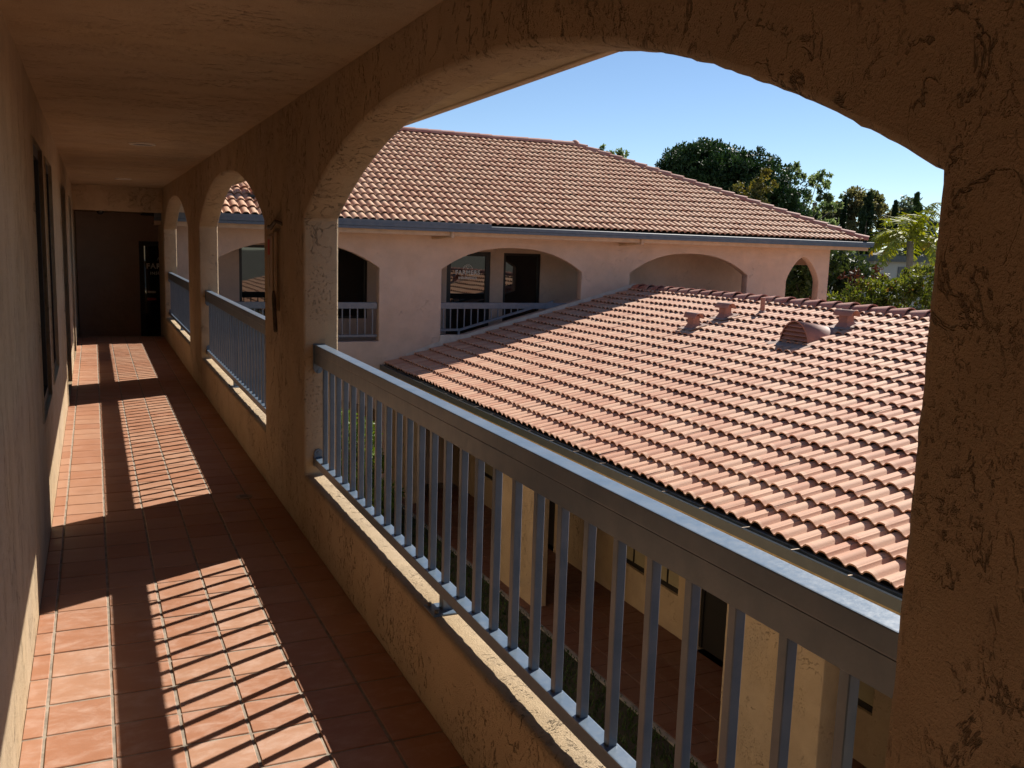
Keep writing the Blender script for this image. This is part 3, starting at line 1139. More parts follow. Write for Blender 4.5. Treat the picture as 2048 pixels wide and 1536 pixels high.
obj('back_panel', prism(B(), [(p.y, p.z) for p in fi], lambda s, z, t: (t, s, z), dx + 0.06, dx + 0.075), M_black, dv)
for k in range(5):
    z0 = dz + 0.03 + k * 0.062
    hw = (W_ - 0.02) * math.sqrt(max(0.0, 1 - ((z0 - dz) / (H_ - 0.02)) ** 2)) - 0.008
    if hw < 0.05:
        continue
    bm = B()
    prism(bm, [(0.004, z0), (0.055, z0 + 0.045), (0.055, z0 + 0.052), (0.004, z0 + 0.007)], lambda s, z, t: (dx + s, t, z), dy - hw, dy + hw)
    obj('louver', bm, M_vent, dv)
bm = B()
vv = [bm.verts.new(p) for p in ((dx - 0.20, dy - 0.40, roof_z(dx - .20) + .055), (dx - 0.20, dy + 0.40, roof_z(dx - .20) + .055),
                                (dx + 0.06, dy + 0.42, roof_z(dx + .06) + .05), (dx + 0.06, dy - 0.42, roof_z(dx + .06) + .05))]
bm.faces.new(vv)
r = bmesh.ops.extrude_face_region(bm, geom=bm.faces[:])
for v in [e for e in r['geom'] if isinstance(e, bmesh.types.BMVert)]:
    v.co.z += 0.008
obj('flashing', bm, M_lead, dv)

# ------------------------------------------------------------------ the wing across the courtyard
wing = thing('office_wing', 'two storey tan stucco wing with arched gallery and hipped terracotta roof', 'building', (8.5, 17.1, GZ))
RE = 16.06
roofline = lambda x: -0.594 + (x - 5.08) * math.tan(P1)
WSPR, WAPX = 1.19, 1.64


def sill_a2(x):
    return max(-0.105, roofline(x) + 0.055)


wl_ = [arch_poly(1.82, 4.95, -0.21, WSPR, WAPX, step=0.06),
       arch_poly(6.21, 9.33, -0.15, WSPR, WAPX, step=0.06, zb_fn=sill_a2),
       arch_poly(10.51, 13.65, -0.21, WSPR, WAPX, step=0.06),
       arch_poly(14.79, 15.77, -0.21, 1.08, 1.65, step=0.04, pointed=True),
       arch_poly(1.82, 4.95, GZ - 0.06, -1.574, -1.27, step=0.06)]
obj('gallery_wall', wall_with_openings((XO - 0.19, RE, GZ - 0.1, 1.90), wl_, FY, WY0, WY1, 0.012, 0.004, 9.0), M_wing, wing)
# gallery back wall with storefront glass
WX = [(2.61, 5.19, 0.09, 1.55), (6.95, 7.97, WF + 0.01, 1.54), (8.29, 9.20, WF + 0.01, 1.53), (0.79, 1.66, WF + 0.01, 1.56)]
obj('gallery_back_wall', wall_with_openings((XL - 0.16, RE, GZ - 0.1, 2.3), [rect_poly(a, b, c, d) for a, b, c, d in WX], FY, WYB, WYB + 0.16, 0.008), M_wing, wing)
obj('light_block_wall', bx(1.70, 1.80, WY1 + 0.001, WYB - 0.001, WF, 2.05), M_wing, wing)  # unseen wall added to block gallery light and keep the landing dark
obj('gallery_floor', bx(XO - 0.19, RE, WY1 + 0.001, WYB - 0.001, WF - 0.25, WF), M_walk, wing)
obj('gallery_ceiling', bx(XO + 0.31, RE, WY1 + 0.001, WYB - 0.001, 1.86, 1.95), M_wing, wing)
obj('rear_wall', bx(XL, RE, 26.2, 26.4, GZ, 1.9), M_wing, wing)
obj('end_wall', bx(RE - 0.2, RE - 0.001, WYB + 0.161, 26.19, GZ, 1.9), M_wing, wing)
obj('end_header', bx(RE - 0.2, RE - 0.001, WY1 + 0.001, WYB - 0.001, 1.45, 1.859), M_wing, wing)


def frame(bm, a, b, c, d, y0, y1, wd=0.05, bottom=0.05):
    box(bm, a, a + wd, y0, y1, c, d)
    box(bm, b - wd, b, y0, y1, c, d)
    box(bm, a + wd, b - wd, y0, y1, c, c + bottom)
    box(bm, a + wd, b - wd, y0, y1, d - wd, d)


def yface(x, z, y):
    """text matrix: reads left to right along +X on a face looking towards -Y"""
    return Matrix.Translation((x, y, z)) @ Matrix.Rotation(math.pi / 2, 4, 'X')


def crest(parent, x, y, z, s):
    """small rising-sun emblem above the lettering: arch line, shield and rays"""
    bm = B()
    n = 22
    for r0, r1 in ((1.0, 0.93),):
        for i in range(n):
            a0, a1 = math.pi * i / n, math.pi * (i + 1) / n
            q = [(r0, a0), (r0, a1), (r1, a1), (r1, a0)]
            bm.faces.new([bm.verts.new((x + s * r * math.cos(a), y, z + s * 0.85 * r * math.sin(a))) for r, a in q])
    for i in range(1, 8):
        a = math.pi * i / 8
        if 3 <= i <= 5:
            continue
        ca, sa = math.cos(a), math.sin(a)
        q = [(0.55, -0.03), (0.85, -0.02), (0.85, 0.02), (0.55, 0.03)]
        bm.faces.new([bm.verts.new((x + s * (r * ca - t * sa), y, z + s * 0.85 * (r * sa + t * ca))) for r, t in q])
    sh = [(-0.30, 0.62), (0.30, 0.62), (0.30, 0.30), (0.0, 0.02), (-0.30, 0.30)]
    si = [(-0.22, 0.55), (0.22, 0.55), (0.22, 0.33), (0.0, 0.12), (-0.22, 0.33)]
    for i in range(5):
        j = (i + 1) % 5
        bm.faces.new([bm.verts.new((x + s * p[0], y, z + s * p[1])) for p in (sh[i], sh[j], si[j], si[i])])
    obj('emblem', bm, M_letter, parent)


# wide window (seen through the left opening)
bm = B()
a, b, c, d = WX[0]
frame(bm, a, b, c, d, WYB + 0.03, WYB + 0.09, 0.055, 0.05)
box(bm, 3.72, 3.80, WYB + 0.03, WYB + 0.09, c + 0.05, d - 0.055)
w = obj('window', bm, M_bronze, wing)
obj('pane', bx(a + 0.055, 3.72, WYB + 0.06, WYB + 0.07, c + 0.05, d - 0.055), M_glass, w)
obj('pane', bx(3.80, b - 0.055, WYB + 0.06, WYB + 0.07, c + 0.05, d - 0.055), M_glass, w)
# glazed door with lettering
a, b, c, d = WX[1]
bm = B()
frame(bm, a, b, c, d, WYB + 0.03, WYB + 0.09, 0.10, 0.12)
box(bm, a + 0.10, b - 0.10, WYB + 0.03, WYB + 0.09, 0.32, 0.42)
w = obj('door', bm, M_bronze, wing)
obj('pane', bx(a + 0.10, b - 0.10, WYB + 0.06, WYB + 0.07, 0.42, d - 0.10), M_glass, w)
obj('pane', bx(a + 0.10, b - 0.10, WYB + 0.06, WYB + 0.07, c + 0.12, 0.32), M_glass, w)
lettering('FARMERS', 0.125, M_letter, yface(7.455, 1.045, WYB + 0.056), w)
lettering('INSURANCE', 0.070, M_letter, yface(7.455, 0.945, WYB + 0.056), w)
crest(w, 7.455, WYB + 0.055, 1.165, 0.11)
a, b, c, d = WX[2]
bm = B()
frame(bm, a, b, c, d, WYB + 0.03, WYB + 0.09, 0.06, 0.12)
w = obj('window', bm, M_bronze, wing)
obj('pane', bx(a + 0.06, b - 0.06, WYB + 0.06, WYB + 0.07, c + 0.12, d - 0.06), M_glass, w)
# door at the dark end of our walkway
a, b, c, d = WX[3]
bm = B()
frame(bm, a, b, c, d, WYB + 0.03, WYB + 0.09, 0.09, 0.15)
w = obj('door', bm, M_bronze, wing)
obj('pane', bx(a + 0.09, b - 0.09, WYB + 0.06, WYB + 0.07, c + 0.15, d - 0.09), M_glass, w)
lettering('FARMERS', 0.135, M_letter, yface(1.225, 1.05, WYB + 0.056), w)
lettering('INSURANCE', 0.08, M_letter, yface(1.225, 0.935, WYB + 0.056), w)
crest(w, 1.225, WYB + 0.055, 1.19, 0.12)
obj('notice', bx(0.92, 1.08, WYB + 0.055, WYB + 0.058, 0.585, 0.625), M_letter, w)
obj('notice', bx(0.92, 1.08, WYB + 0.055, WYB + 0.058, 0.445, 0.495), M_red, w)

# roof of the wing
WEY, WEZ = 16.40, 2.045
PW = math.radians(23.55)
UD = 5.15
HXc = 16.62
ZR = WEZ + UD * math.tan(PW)
RYw = WEY + UD
bm = B()
LX = XO - 0.4
v = [bm.verts.new(p) for p in ((LX, WEY + .02, WEZ - .012), (HXc, WEY + .02, WEZ - .012), (HXc, WEY + 2 * UD, WEZ - .012), (LX, WEY + 2 * UD, WEZ - .012),
                               (LX, RYw, ZR - .012), (HXc - UD, RYw, ZR - .012),
                               )]
bm.faces.new((v[0], v[1], v[5], v[4]))
bm.faces.new((v[1], v[2], v[5]))
bm.faces.new((v[3], v[4], v[5], v[2]))
bm.faces.new((v[0], v[4], v[3]))
bm.faces.new((v[0], v[3], v[2], v[1]))
wroof = obj('roof', bm, M_under, wing)
U3, V3 = Vector((1, 0, 0)), Vector((0, math.cos(PW), math.sin(PW)))
N3 = U3.cross(V3)
expo = UD / math.cos(PW) / 18.0
hip_no = Vector((1, 1, 0)).normalized()
hip_co = Vector((HXc, WEY, 0))
TW = 0.1492 * 2


def skip_w(p, r, c):
    dd = (p - hip_co).dot(hip_no)
    return dd > 0.22


def clip_w(p):
    dd = (p - hip_co).dot(hip_no)
    if dd > -0.42:
        return (hip_co - hip_no * 0.02, hip_no)
    return None


def vis_w(p):
    # the part of the slope that shows past the arcade piers
    if not in_view(p):
        return False
    t_ = (XI - camV.x) / (p.x - camV.x)
    yy = camV.y + (p.y - camV.y) * t_
    zz_ = camV.z + (p.z - camV.z) * t_
    for k in range(0, 3):
        s = A0 + BAY * k
        if s < yy < s + SPAN:
            tt = abs((yy - s - SPAN / 2) / (SPAN / 2))
            return zz_ < SPR + (APX - SPR) * (1 - tt ** 2.4) + .01
    return False


ncw = int((HXc - LX) / TW)
lay_tiles(wroof, Vector((HXc - ncw * TW, WEY, WEZ)), U3, V3, N3, 0.1492, 2, expo, ncw, 18, M_tileW, skip=skip_w, clip=clip_w, vis_fn=vis_w)
# hip end and rear slopes
bm = B()
tm_ = mesh_of(tile_bm(0.1492, 2, expo + .055), 't', M_tileW)
U4, V4 = Vector((0, 1, 0)), Vector((-math.cos(PW), 0, math.sin(PW)))
N4 = U4.cross(V4)
for r in range(18):
    for c in range(36):
        p = Vector((HXc, WEY, WEZ)) + U4 * ((c + .5) * TW) + V4 * (r * expo)
        inset = HXc - p.x
        if p.y - WEY < inset - .1 or p.y > WEY + 2 * UD - inset + .1:
            continue
        t = B(); t.from_mesh(tm_); t.transform(Matrix.Translation(p) @ Matrix((U4, V4, N4)).transposed().to_4x4())
        bmesh.ops.bisect_plane(t, geom=t.verts[:] + t.edges[:] + t.faces[:], plane_co=hip_co + hip_no * .02, plane_no=-hip_no, clear_outer=True)
        mm = bpy.data.meshes.new('t'); t.to_mesh(mm); t.free(); bm.from_mesh(mm); bpy.data.meshes.remove(mm)
obj('hip_end_tiles', bm, M_tileW, wroof, kind='stuff')
capw = mesh_of(barrel_cap(0.38, 0.135, 0.102), 'ridge_tile', M_ridge)
x = HXc - UD - 0.05
while x > LX:
    o = bpy.data.objects.new('ridge_tile', capw)
    # large end on the right, overlapping the next to the left
    o.matrix_local = Matrix.Translation((x, RYw, ZR + 0.02 + rng.gauss(0, .003))) @ Matrix.Rotation(math.pi / 2, 4, 'Z') @ \
        Matrix.Rotation(math.radians(2.5), 4, 'X')
    link(o, wroof)
    x -= 0.332
hv = Vector((-1, 1, math.tan(PW)))
hl = hv.length * UD
hd = hv.normalized()
side = hd.cross(Vector((0, 0, 1))).normalized()
upv = side.cross(hd).normalized()
s = 0.0
while s < hl - 0.1:
    p = Vector((HXc, WEY, WEZ + 0.028)) + hd * s
    o = bpy.data.objects.new('hip_tile', capw)
    o.matrix_local = Matrix.Translation(p) @ Matrix((side, hd, upv)).transposed().to_4x4() @ Matrix.Rotation(math.radians(-2.2), 4, 'X')
    link(o, wroof)
    s += 0.332
bm = B()
bmesh.ops.create_uvsphere(bm, u_segments=12, v_segments=8, radius=0.125, matrix=Matrix.Translation((HXc - UD, RYw, ZR + 0.05)))
obj('hip_knob', bm, M_ridge, wroof, smooth=True)
# a displaced, broken tile near our walkway
bm = tile_bm(0.1492, 2, 0.34)
bm.transform(Matrix.Translation((2.62, 17.22, 2.50)) @ Matrix.Rotation(0.55, 4, 'Z') @ Matrix.Rotation(PW + 0.28, 4, 'X') @ Matrix.Rotation(0.3, 4, 'Y'))
obj('broken_tile', bm, M_tileW, wroof, label='broken tile lying askew')
bm = B()
box(bm, 2.55, 2.95, 17.05, 17.16, 2.40, 2.445)
bm.transform(Matrix.Translation((0, 0, 0)))
obj('torn_underlay', bm, M_black, wroof)

# gutter, fascia, soffit, outlets
gw = [(0.0, 0.0), (0.0, 0.045), (-0.012, 0.055), (-0.012, 0.115), (-0.002, 0.125), (0.008, 0.118), (0.008, 0.012), (0.10, 0.012), (0.10, 0.12), (0.11, 0.12), (0.11, 0.0)]
bm = B()
prism(bm, [(16.315 + s, 1.912 + z) for s, z in gw], lambda s, z, t: (t, s, z), LX + .1, HXc + 0.11)
gtw = obj('gutter', bm, M_gutW, wing)
bm = B()
prism(bm, [(16.315 + s, 1.912 + z) for s, z in gw], lambda s, z, t: (HXc + 16.315 + 0.11 - s, t, z), 16.315, 26.7)
obj('side_gutter', bm, M_gutW, gtw)
obj('gutter_upstand', bx(LX + .1, 6.95, 16.300, 16.312, 2.02, 2.075, 0.002), M_gutW, gtw)
obj('fascia', bx(LX + .1, HXc + .06, 16.425, 16.455, 1.835, 2.02), M_fasc, wing)
obj('soffit', bx(LX + .1, HXc + .06, 16.456, WY0 - 0.001, 1.865, 1.885), M_fasc, wing)
obj('side_soffit', bx(RE + .001, HXc + .06, WY0, 26.4, 1.865, 1.885), M_fasc, wing)
for xx in (6.17, 10.37):
    bm = tube(B(), [(xx + .02, 16.40, 1.915), (xx + .02, 16.40, 1.80)], 0.036, 10)
    tube(bm, [(xx + .02, 16.40, 1.825), (xx - 0.10, 16.70, 1.80), (xx - 0.16, 16.99, 1.79)], 0.030, 10)
    obj('gutter_outlet', bm, M_fasc, wing)
# flashing where the courtyard roof meets the gallery wall
bm = B()
prism(bm, [(5.5, roofline(5.5) - .05), (RX, roofline(RX) - .05), (RX, roofline(RX) + 0.06), (9.30, 0.603), (6.71, -0.100), (6.215, -0.10), (6.18, -0.225), (5.5, roofline(5.5) + 0.015)],
      lambda s, z, t: (s, t, z), WY0 - 0.020, WY0 - 0.002)
obj('wall_flashing', bm, M_white, wing)


def railing_x(label, x0, x1, kind):
    yi, yo = 17.07, 17.125
    z = WF
    T = thing('railing', label, 'railing', ((x0 + x1) / 2, 17.1, z + SILL), 'blue grey railings in the wing gallery')
    xr = x1 if kind != 'cut' else 9.05
    obj('top_rail', bx(x0 + .012, xr - .012, yi, yo, z + 0.972, z + 1.096, 0.006), M_rail, T)
    if kind != 'cut':
        obj('bottom_rail', bx(x0 + .012, x1 - .012, yi, yo - .004, z + 0.43, z + 0.478, 0.004), M_rail, T)
    else:
        zb = -0.03
        xb = 6.665
        sl_ = 0.279
        xe = 8.72
        bm = B()
        prism(bm, [(x0 + .012, zb), (xb, zb), (xe, zb + (xe - xb) * sl_), (xe, zb + (xe - xb) * sl_ + .045), (xb - .01, zb + .045), (x0 + .012, zb + .045)],
              lambda s, zz_, t: (s, t, zz_), yi + .001, yo - .004)
        obj('bottom_rail', bm, M_rail, T)
        obj('post', bx(x0 + .40, x0 + .44, yi + .008, yo - .01, -0.104, zb + .003), M_rail, T)
    x = x0 + 0.09
    while x < xr - 0.06:
        lo = z + 0.476
        if kind == 'cut':
            lo = max(zb + .043, zb + .043 + (x - 6.665) * 0.279)
        if lo < z + 0.95:
            obj('baluster', bx(x - .0105, x + .0105, 17.085, 17.106, lo, z + 0.974), M_rail, T)
        x += 0.147


railing_x('blue grey railing in the wing arch beside the near pier', 1.82, 4.95, 'full')
railing_x('blue grey railing cut off by the sloping roof in front of the lettered glass door', 6.21, 9.33, 'cut')

# ------------------------------------------------------------------ vegetation
def leaves(name, clumps, per, size, mat, seed, up=0.3, aspect=0.5, spread=1.0):
    """clumps: array (x,y,z,r); leaves fill each clump towards its surface"""
    rs = np.random.RandomState(seed)
    cl = np.repeat(np.asarray(clumps, float), per, axis=0)
    n_ = len(cl)
    d = rs.normal(size=(n_, 3))
    d /= np.linalg.norm(d, axis=1)[:, None]
    rad = rs.uniform(0.25, 1.0, n_) ** 0.6
    C = cl[:, :3] + d * (cl[:, 3] * rad * spread)[:, None] * np.array([1, 1, 0.85])
    ax = d + rs.normal(size=(n_, 3)) * 0.7
    ax[:, 2] += up
    ax /= np.linalg.norm(ax, axis=1)[:, None]
    o = rs.normal(size=(n_, 3))
    u = np.cross(ax, o)
    u /= np.linalg.norm(u, axis=1)[:, None] + 1e-9
    s = size * rs.uniform(0.6, 1.35, n_)[:, None]
    return quads_mesh(name, C, u * s * aspect * 0.5, ax * s * 0.5, mat)


def blob_clumps(blobs, n, rmin, rmax, seed, shell=0.55):
    """blobs: (cx,cy,cz,rx,ry,rz,weight)"""
    rs = np.random.RandomState(seed)
    w = np.array([b[6] for b in blobs], float)
    w /= w.sum()
    out = []
    for k in rs.choice(len(blobs), n, p=w):
        b = blobs[k]
        d = rs.normal(size=3)
        d /= np.linalg.norm(d)
        q = shell + (1 - shell) * rs.uniform() if rs.uniform() < 0.75 else rs.uniform(0.1, shell)
        out.append((b[0] + d[0] * b[3] * q, b[1] + d[1] * b[4] * q, b[2] + d[2] * b[5] * q, rs.uniform(rmin, rmax)))
    return np.array(out)


def tree(name, label, base, blobs, nclump, rmin, rmax, per, leaf, mat, bark, seed, trunk_r=0.2, up=0.3, aspect=0.5, group=None, cat='tree', lean=(0, 0)):
    T = thing(name, label, cat, base, group)
    rs = random.Random(seed)
    cl = blob_clumps(blobs, nclump, rmin, rmax, seed)
    o = bpy.data.objects.new('crown', leaves('crown', cl, per, leaf, mat, seed, up, aspect))
    link(o, T)
    zc = min(b[2] - b[5] * 0.5 for b in blobs)
    top = Vector((sum(b[0] for b in blobs) / len(blobs), sum(b[1] for b in blobs) / len(blobs), max(zc, base[2] + 1)))
    bm = B()
    bpt = Vector(base)
    mid = bpt.lerp(top, 0.55) + Vector((rs.uniform(-.2, .2), rs.uniform(-.2, .2), 0))
    tube(bm, [bpt, mid, top], [trunk_r * 1.2, trunk_r * 0.9, trunk_r * 0.65], 8)
    picks = [cl[rs.randrange(len(cl))] for _ in range(14)]
    for c in picks:
        e = Vector(c[:3])
        m_ = top.lerp(e, 0.5) + Vector((0, 0, -0.08 * (e - top).length))
        tube(bm, [top.lerp(mid, rs.uniform(0, .35)), m_, e], [trunk_r * 0.4, trunk_r * 0.22, trunk_r * 0.06], 5)
    obj('trunk', bm, bark, T, smooth=True)
    return T


F_pine = leafy('pine_needles', (0.012, 0.032, 0.009), (0.04, 0.078, 0.02), scale=0.7, trans=0.2)
F_euc = leafy('gum_leaves', (0.065, 0.105, 0.04), (0.17, 0.21, 0.09), scale=0.9, trans=0.6)
F_eucb = leafy('gum_leaves_bronze', (0.06, 0.08, 0.03), (0.20, 0.17, 0.07), scale=0.5, trans=0.6)
F_yel = leafy('yellowing_leaves', (0.06, 0.07, 0.015), (0.19, 0.16, 0.035), scale=1.6, trans=0.3)
F_cyp = leafy('cypress_foliage', (0.010, 0.024, 0.008), (0.026, 0.05, 0.014), scale=1.5, trans=0.12)
F_cypg = leafy('green_cypress_foliage', (0.02, 0.045, 0.009), (0.05, 0.09, 0.018), scale=1.5, trans=0.15)
F_bush = leafy('shrub_leaves', (0.045, 0.075, 0.012), (0.18, 0.20, 0.04), tip=(0.16, 0.07, 0.03), tipamt=0.02, scale=2.2, trans=0.4)
F_red = leafy('red_shrub_leaves', (0.05, 0.018, 0.010), (0.11, 0.04, 0.02), scale=2.5, trans=0.25)
F_drk = leafy('dark_shrub_leaves', (0.02, 0.04, 0.01), (0.08, 0.10, 0.025), scale=1.5, trans=0.25)
F_hedge = leafy('hedge_leaves', (0.05, 0.10, 0.01), (0.19, 0.27, 0.04), scale=4, trans=0.25)
F_palm = leafy('palm_fronds', (0.13, 0.17, 0.015), (0.32, 0.33, 0.05), tip=(0.34, 0.20, 0.02), tipamt=0.03, scale=0.55, trans=0.3)
F_hazy = leafy('hazed_gum_leaves', (0.08, 0.11, 0.065), (0.17, 0.20, 0.12), scale=0.6, trans=0.4)  # pale bluish distance haze put into the leaf colour

# big dark pine
tree('pine_tree', 'huge dark dense pine rising behind the wing roof', (38.3, 50.0, GZ),
     [(36.6, 51.2, 7.2, 2.7, 2.7, 2.0, 3), (38.4, 50.0, 6.7, 3.0, 3.0, 2.0, 3), (40.2, 49.0, 5.6, 2.4, 2.4, 2.0, 2.5), (41.3, 48.3, 4.3, 1.5, 1.7, 1.7, 1),
      (35.6, 51.8, 6.4, 1.6, 1.6, 1.7, 1.2), (38.0, 50.3, 5.0, 3.0, 3.0, 1.8, 2)],
     1000, 0.34, 0.58, 80, 0.17, F_pine, M_bark, 11, 0.45, up=0.5, aspect=0.6)
tree('gum_tree', 'airy pale green gum tree right beside the dark pine', (46.0, 52.0, GZ),
     [(45.2, 52.6, 7.4, 1.1, 1.1, 1.0, 1), (46.9, 51.4, 7.2, 1.1, 1.1, 0.95, 1.2), (47.6, 51.0, 5.6, 1.2, 1.2, 0.8, 1), (46.0, 52.1, 5.3, 1.3, 1.3, 1.3, 1.5), (45.0, 52.8, 4.2, 1.3, 1.3, 1.1, 1)],
     105, 0.18, 0.36, 34, 0.24, F_euc, M_barkp, 12, 0.16, up=-0.3)
tree('small_tree', 'small yellow-green tree in front of the dark pine', (25.0, 31.3, GZ),
     [(24.5, 31.6, 3.9, .75, .75, .65, 1), (25.35, 31.0, 4.5, .55, .55, .65, 1), (25.2, 31.2, 3.5, .8, .8, .7, 1.2)],
     70, 0.13, 0.26, 34, 0.15, F_yel, M_barkp, 13, 0.08, up=0.2)
tree('far_tree', 'treetop just peeping over the wing roof ridge', (36.3, 62.4, GZ),
     [(35.9, 62.8, 8.8, .8, .8, .9, 1), (37.0, 62.2, 8.7, .6, .6, .8, .7), (36.3, 62.5, 7.2, 1.5, 1.5, 1.3, 1.5)],
     60, 0.2, 0.4, 34, 0.24, F_euc, M_barkp, 14, 0.2, up=0.0)
tree('gum_tree', 'bronze green round gum tree behind the widest dark cypress', (62.0, 61.5, GZ),
     [(61.4, 61.9, 6.2, 2.4, 2.4, 1.5, 2), (59.3, 62.6, 4.9, 1.9, 1.9, 1.5, 1.5), (64.2, 60.4, 4.6, 1.9, 1.9, 1.5, 1.3), (61.6, 61.6, 3.6, 3.4, 3.4, 1.6, 1.6)],
     250, 0.3, 0.55, 46, 0.30, F_eucb, M_barkp, 15, 0.25, up=0.1)
tree('green_tree', 'mid green tree low beside the hip end of the wing roof', (50.0, 56.6, GZ),
     [(49.2, 57.0, 3.2, 1.6, 1.6, 1.5, 1), (51.3, 56.0, 3.6, 1.6, 1.6, 1.7, 1.2), (53.2, 55.2, 2.0, 1.8, 1.8, 1.6, 1)],
     140, 0.28, 0.5, 44, 0.26, F_euc, M_barkp, 16, 0.2, up=0.1)
tree('far_tree', 'hazy pale tree behind the blunt cypress', (66.0, 60.5, GZ),
     [(65.8, 60.6, 5.6, 1.6, 1.6, 1.8, 1), (68.0, 59.6, 3.8, 1.6, 1.6, 2.2, 1), (66.6, 60.0, 2.6, 2.4, 2.4, 2.0, 1.3)],
     150, 0.28, 0.55, 36, 0.28, F_hazy, M_barkp, 17, 0.2, up=0.0)
tree('far_tree', 'hazy pale tree partly hidden by the big pier', (70.6, 59.0, GZ),
     [(70.0, 59.2, 5.0, 1.0, 1.0, 1.8, 1), (71.0, 58.8, 3.0, 1.8, 1.8, 2.0, 1.2)],
     90, 0.28, 0.55, 36, 0.28, F_hazy, M_barkp, 18, 0.2, up=0.0)


def cypress(label, x, y, ztop, w, seed, blunt=False, mat=None):
    T = thing('cypress_tree', label, 'tree', (x, y, GZ), 'slim cypress trees in the distance')
    H = ztop - GZ
    rs = np.random.RandomState(seed)
    n_ = 230
    t = rs.uniform(0.05, 1.0, n_)
    prof = (np.minimum(1, (1 - t) * 7.0) ** 0.5 * (1 - 0.35 * t)) if blunt else ((1 - t) ** 0.62 * 1.1)
    a = rs.uniform(0, 2 * np.pi, n_)
    rr = w * prof * rs.uniform(0.55, 1.0, n_)
    cl = np.stack([x + rr * np.cos(a), y + rr * np.sin(a), GZ + t * H, np.full(n_, w * 0.26) * (0.5 + prof * 0.5)], 1)
    o = bpy.data.objects.new('crown', leaves('crown', cl, 34, 0.26, mat or F_cyp, seed, 1.2, 0.4))
    link(o, T)
    obj('trunk', tube(B(), [(x, y, GZ), (x, y, GZ + H * 0.8)], [w * 0.2, w * 0.05], 7), M_bark, T)


cypress('thin dark cypress nearest the hip end of the wing roof', 50.43, 55.4, 5.85, 0.34, 21)
cypress('thin dark cypress in front of the bronze gum tree', 52.53, 54.5, 6.3, 0.40, 22)
cypress('widest dark cypress with a blunt top', 47.95, 47.6, 6.0, 0.60, 23, True)
cypress('pointed dark cypress left of the palm crown', 49.66, 46.8, 5.5, 0.42, 24)
cypress('blunt green cypress behind the palm crown', 51.05, 46.3, 6.1, 0.52, 25, True, F_cypg)


# queen palm
def palm(label, x, y, zc, seed):
    T = thing('palm_tree', label, 'palm', (x, y, GZ))
    rs = np.random.RandomState(seed)
    pts = [(x + 0.25 * math.sin(k * .35), y, GZ + (zc - GZ) * k / 8) for k in range(9)]
    obj('trunk', tube(B(), pts, [0.17 - 0.006 * k for k in range(9)], 9), M_barkp, T, smooth=True)
    top = Vector(pts[-1])
    for k in range(24):
        az = 2 * math.pi * k / 24 * 2.4 + rs.uniform(-.2, .2)
        el = rs.uniform(0.15, 1.4)
        L = rs.uniform(1.7, 2.25)
        d0 = Vector((math.cos(az) * math.cos(el), math.sin(az) * math.cos(el), math.sin(el)))
        pos = top + Vector((0, 0, .1))
        d = d0.copy()
        Cs, Us, Vs = [], [], []
        rach = [pos.copy()]
        n = 34
        for i in range(n):
            d = (d + Vector((0, 0, -0.055 - 0.03 * i / n))).normalized()
            pos = pos + d * (L / n)
            rach.append(pos.copy())
            if i < 4:
                continue
            side_ = d.cross(Vector((0, 0, 1))).normalized()
            ll = 0.48 * math.sin(math.pi * min(1, (i + 3) / (n + 2))) ** 0.6
            for sg in (-1, 1):
                dd = (side_ * sg * rs.uniform(.6, 1.0) + d * 0.35 + Vector((0, 0, rs.uniform(-1.3, .25)))).normalized()
                Cs.append(pos + dd * ll * 0.5)
                Vs.append(dd * ll * 0.5)
                Us.append(d * 0.030)
        me = quads_mesh('frond', np.array(Cs), np.array(Us), np.array(Vs), F_palm)
        o = bpy.data.objects.new('frond', me)
        link(o, T)
        obj('rachis', tube(B(), rach[::4], [0.03, 0.026, 0.022, 0.018, 0.014, 0.011, 0.009, 0.007, 0.006][:len(rach[::4])], 5), F_palm, o)


palm('feathery green and yellow palm beyond the end of the wing', 27.65, 25.3, 2.35, 31)

tree('flowering_shrub', 'large green shrub with red tinged shoots above the roof ridge', (19.0, 18.0, GZ),
     [(18.9, 18.1, 0.6, .9, .9, .75, 1.5), (19.6, 17.5, 0.9, .8, .8, .8, 1.5), (18.2, 18.7, 0.2, .7, .7, .6, 1), (19.2, 17.7, -0.6, 1.5, 1.5, 1.0, 1.5), (20.3, 17.0, 0.6, .8, .8, .9, 1)],
     240, 0.14, 0.28, 40, 0.10, F_bush, M_bark, 41, 0.06, up=0.3, cat='shrub')
tree('flowering_shrub', 'red leaved shrub between the signboard and the green shrub', (18.6, 19.6, GZ),
     [(18.3, 19.7, 0.1, .5, .5, .65, 1), (19.1, 19.2, 1.0, .35, .35, .35, .6), (19.6, 18.9, 1.1, .3, .3, .3, .5), (18.5, 19.6, -0.8, .7, .7, .8, 1)],
     60, 0.10, 0.2, 26, 0.10, F_red, M_bark, 42, 0.04, up=0.3, cat='shrub')
tree('dark_tree', 'dark leafy tree beyond the corner of the wing', (21.2, 22.6, GZ),
     [(20.6, 22.9, 1.6, 1.0, 1.0, .9, 1.3), (21.6, 22.0, 1.1, .9, .9, .8, 1), (21.2, 22.5, 0.2, 1.3, 1.3, 1.0, 1.3), (20.4, 23.6, .6, 1.2, 1.2, 1.0, 1)],
     190, 0.2, 0.36, 40, 0.14, F_drk, M_bark, 43, 0.10, up=0.2)
tree('dark_tree', 'dark tree glimpsed through the pointed arch of the wing', (24.5, 28.0, GZ),
     [(23.6, 28.0, 0.6, 1.8, 1.8, 1.8, 1), (25.4, 27.6, 0.8, 1.8, 1.8, 1.8, 1), (24.6, 28.6, -1.2, 2.2, 2.2, 1.6, 1)],
     220, 0.25, 0.45, 40, 0.18, F_drk, M_bark, 44, 0.14, up=0.2)
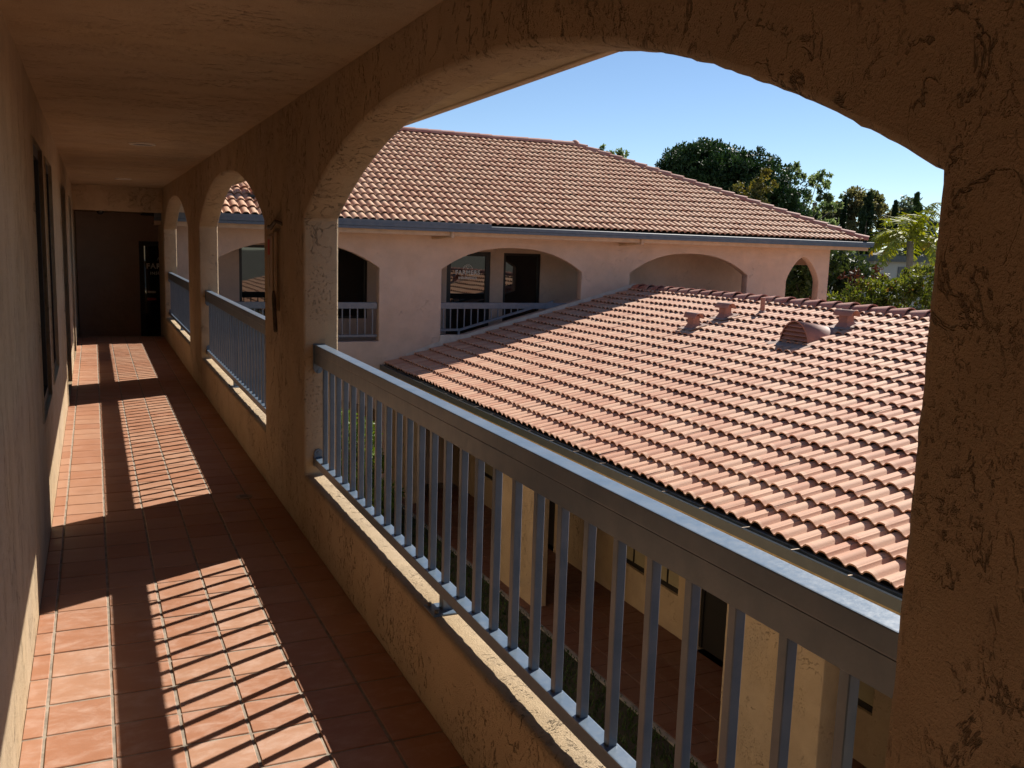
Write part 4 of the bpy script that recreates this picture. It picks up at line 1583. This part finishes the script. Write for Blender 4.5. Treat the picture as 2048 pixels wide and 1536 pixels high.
tree('hedge_shrub', 'tall clipped bright green shrub in the courtyard seen between the balusters', (3.75, 13.95, GZ),
     [(3.68, 14.0, -1.75, .52, .5, .66, 1.4), (3.85, 13.9, -2.45, .58, .55, .70, 1.4), (3.45, 14.1, -1.32, .38, .38, .45, .7)],
     200, 0.10, 0.18, 60, 0.055, F_hedge, M_bark, 45, 0.05, up=0.3, cat='shrub')

# ------------------------------------------------------------------ far buildings and the signboard
fb = thing('far_building', 'pale flat roofed building half hidden by the palm and shrubs', 'building', (38.0, 34.5, GZ))
obj('wall', bx(35.0, 48.0, 34.0, 42.0, GZ, 1.55), M_bldg, fb)
obj('roof', bx(34.7, 48.3, 33.7, 42.3, 1.551, 1.86), M_roofd, fb)
obj('window', bx(36.6, 38.2, 33.95, 33.99, 0.75, 1.30), M_bldg2, fb)
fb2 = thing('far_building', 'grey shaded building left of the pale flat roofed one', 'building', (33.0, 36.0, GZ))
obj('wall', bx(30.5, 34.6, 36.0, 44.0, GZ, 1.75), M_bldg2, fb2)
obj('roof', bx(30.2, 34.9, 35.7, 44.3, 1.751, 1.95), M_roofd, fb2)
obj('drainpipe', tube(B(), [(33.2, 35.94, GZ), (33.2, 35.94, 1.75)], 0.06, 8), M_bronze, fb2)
hl_ = obj('distant_hill', B(), M_ground)
bm = B()
N_ = 40
rows = []
for j, (dist, hz_) in enumerate(((150, -3.4), (200, 2.0), (260, 5.0), (330, 3.0))):
    rows.append([bm.verts.new((dist * math.cos(math.radians(10 + 110 * i / N_)), dist * math.sin(math.radians(10 + 110 * i / N_)),
                               hz_ + (1.6 * math.sin(i * .7 + j) if j else 0))) for i in range(N_ + 1)])
for a, b in zip(rows, rows[1:]):
    for i in range(N_):
        bm.faces.new((a[i], b[i], b[i + 1], a[i + 1]))
bm.to_mesh(hl_.data)
bm.free()
hl_['kind'] = 'structure'

sg = thing('signboard', 'blue and white signboard standing beyond the corner of the wing', 'sign', (23.65, 24.55, GZ))
ux = Vector((23.93 - 23.372, 24.389 - 24.715, 0)).normalized()
yaw = math.atan2(ux.y, ux.x)
Ms = Matrix.Translation((23.65, 24.55, 0)) @ Matrix.Rotation(yaw, 4, 'Z')


def sbox(name, x0, x1, y0, y1, z0, z1, mat, parent):
    bm = bx(x0, x1, y0, y1, z0, z1)
    bm.transform(Ms)
    return obj(name, bm, mat, parent)


hd_ = sbox('header', -0.34, 0.34, -0.03, 0.03, 0.62, 0.72, M_signb, sg)
face = sbox('board', -0.30, 0.32, -0.03, 0.03, 0.26, 0.605, M_signw, sg)
sbox('side_strip', -0.40, -0.315, -0.02, 0.03, 0.14, 0.605, M_bldg, sg)
sbox('leg', -0.30, -0.25, -0.02, 0.02, GZ, 0.255, M_bronze, sg)
sbox('leg', 0.25, 0.30, -0.02, 0.02, GZ, 0.255, M_bronze, sg)
for k in range(4):
    sbox('print_line', -0.25, 0.22 - 0.04 * (k % 3), -0.034, -0.031, 0.545 - k * 0.065, 0.565 - k * 0.065, M_signt, face)
sbox('print_line', -0.31, 0.02, -0.034, -0.031, 0.655, 0.695, M_signw, hd_)
sbox('print_line', 0.06, 0.30, -0.034, -0.031, 0.65, 0.695, M_signw, hd_)
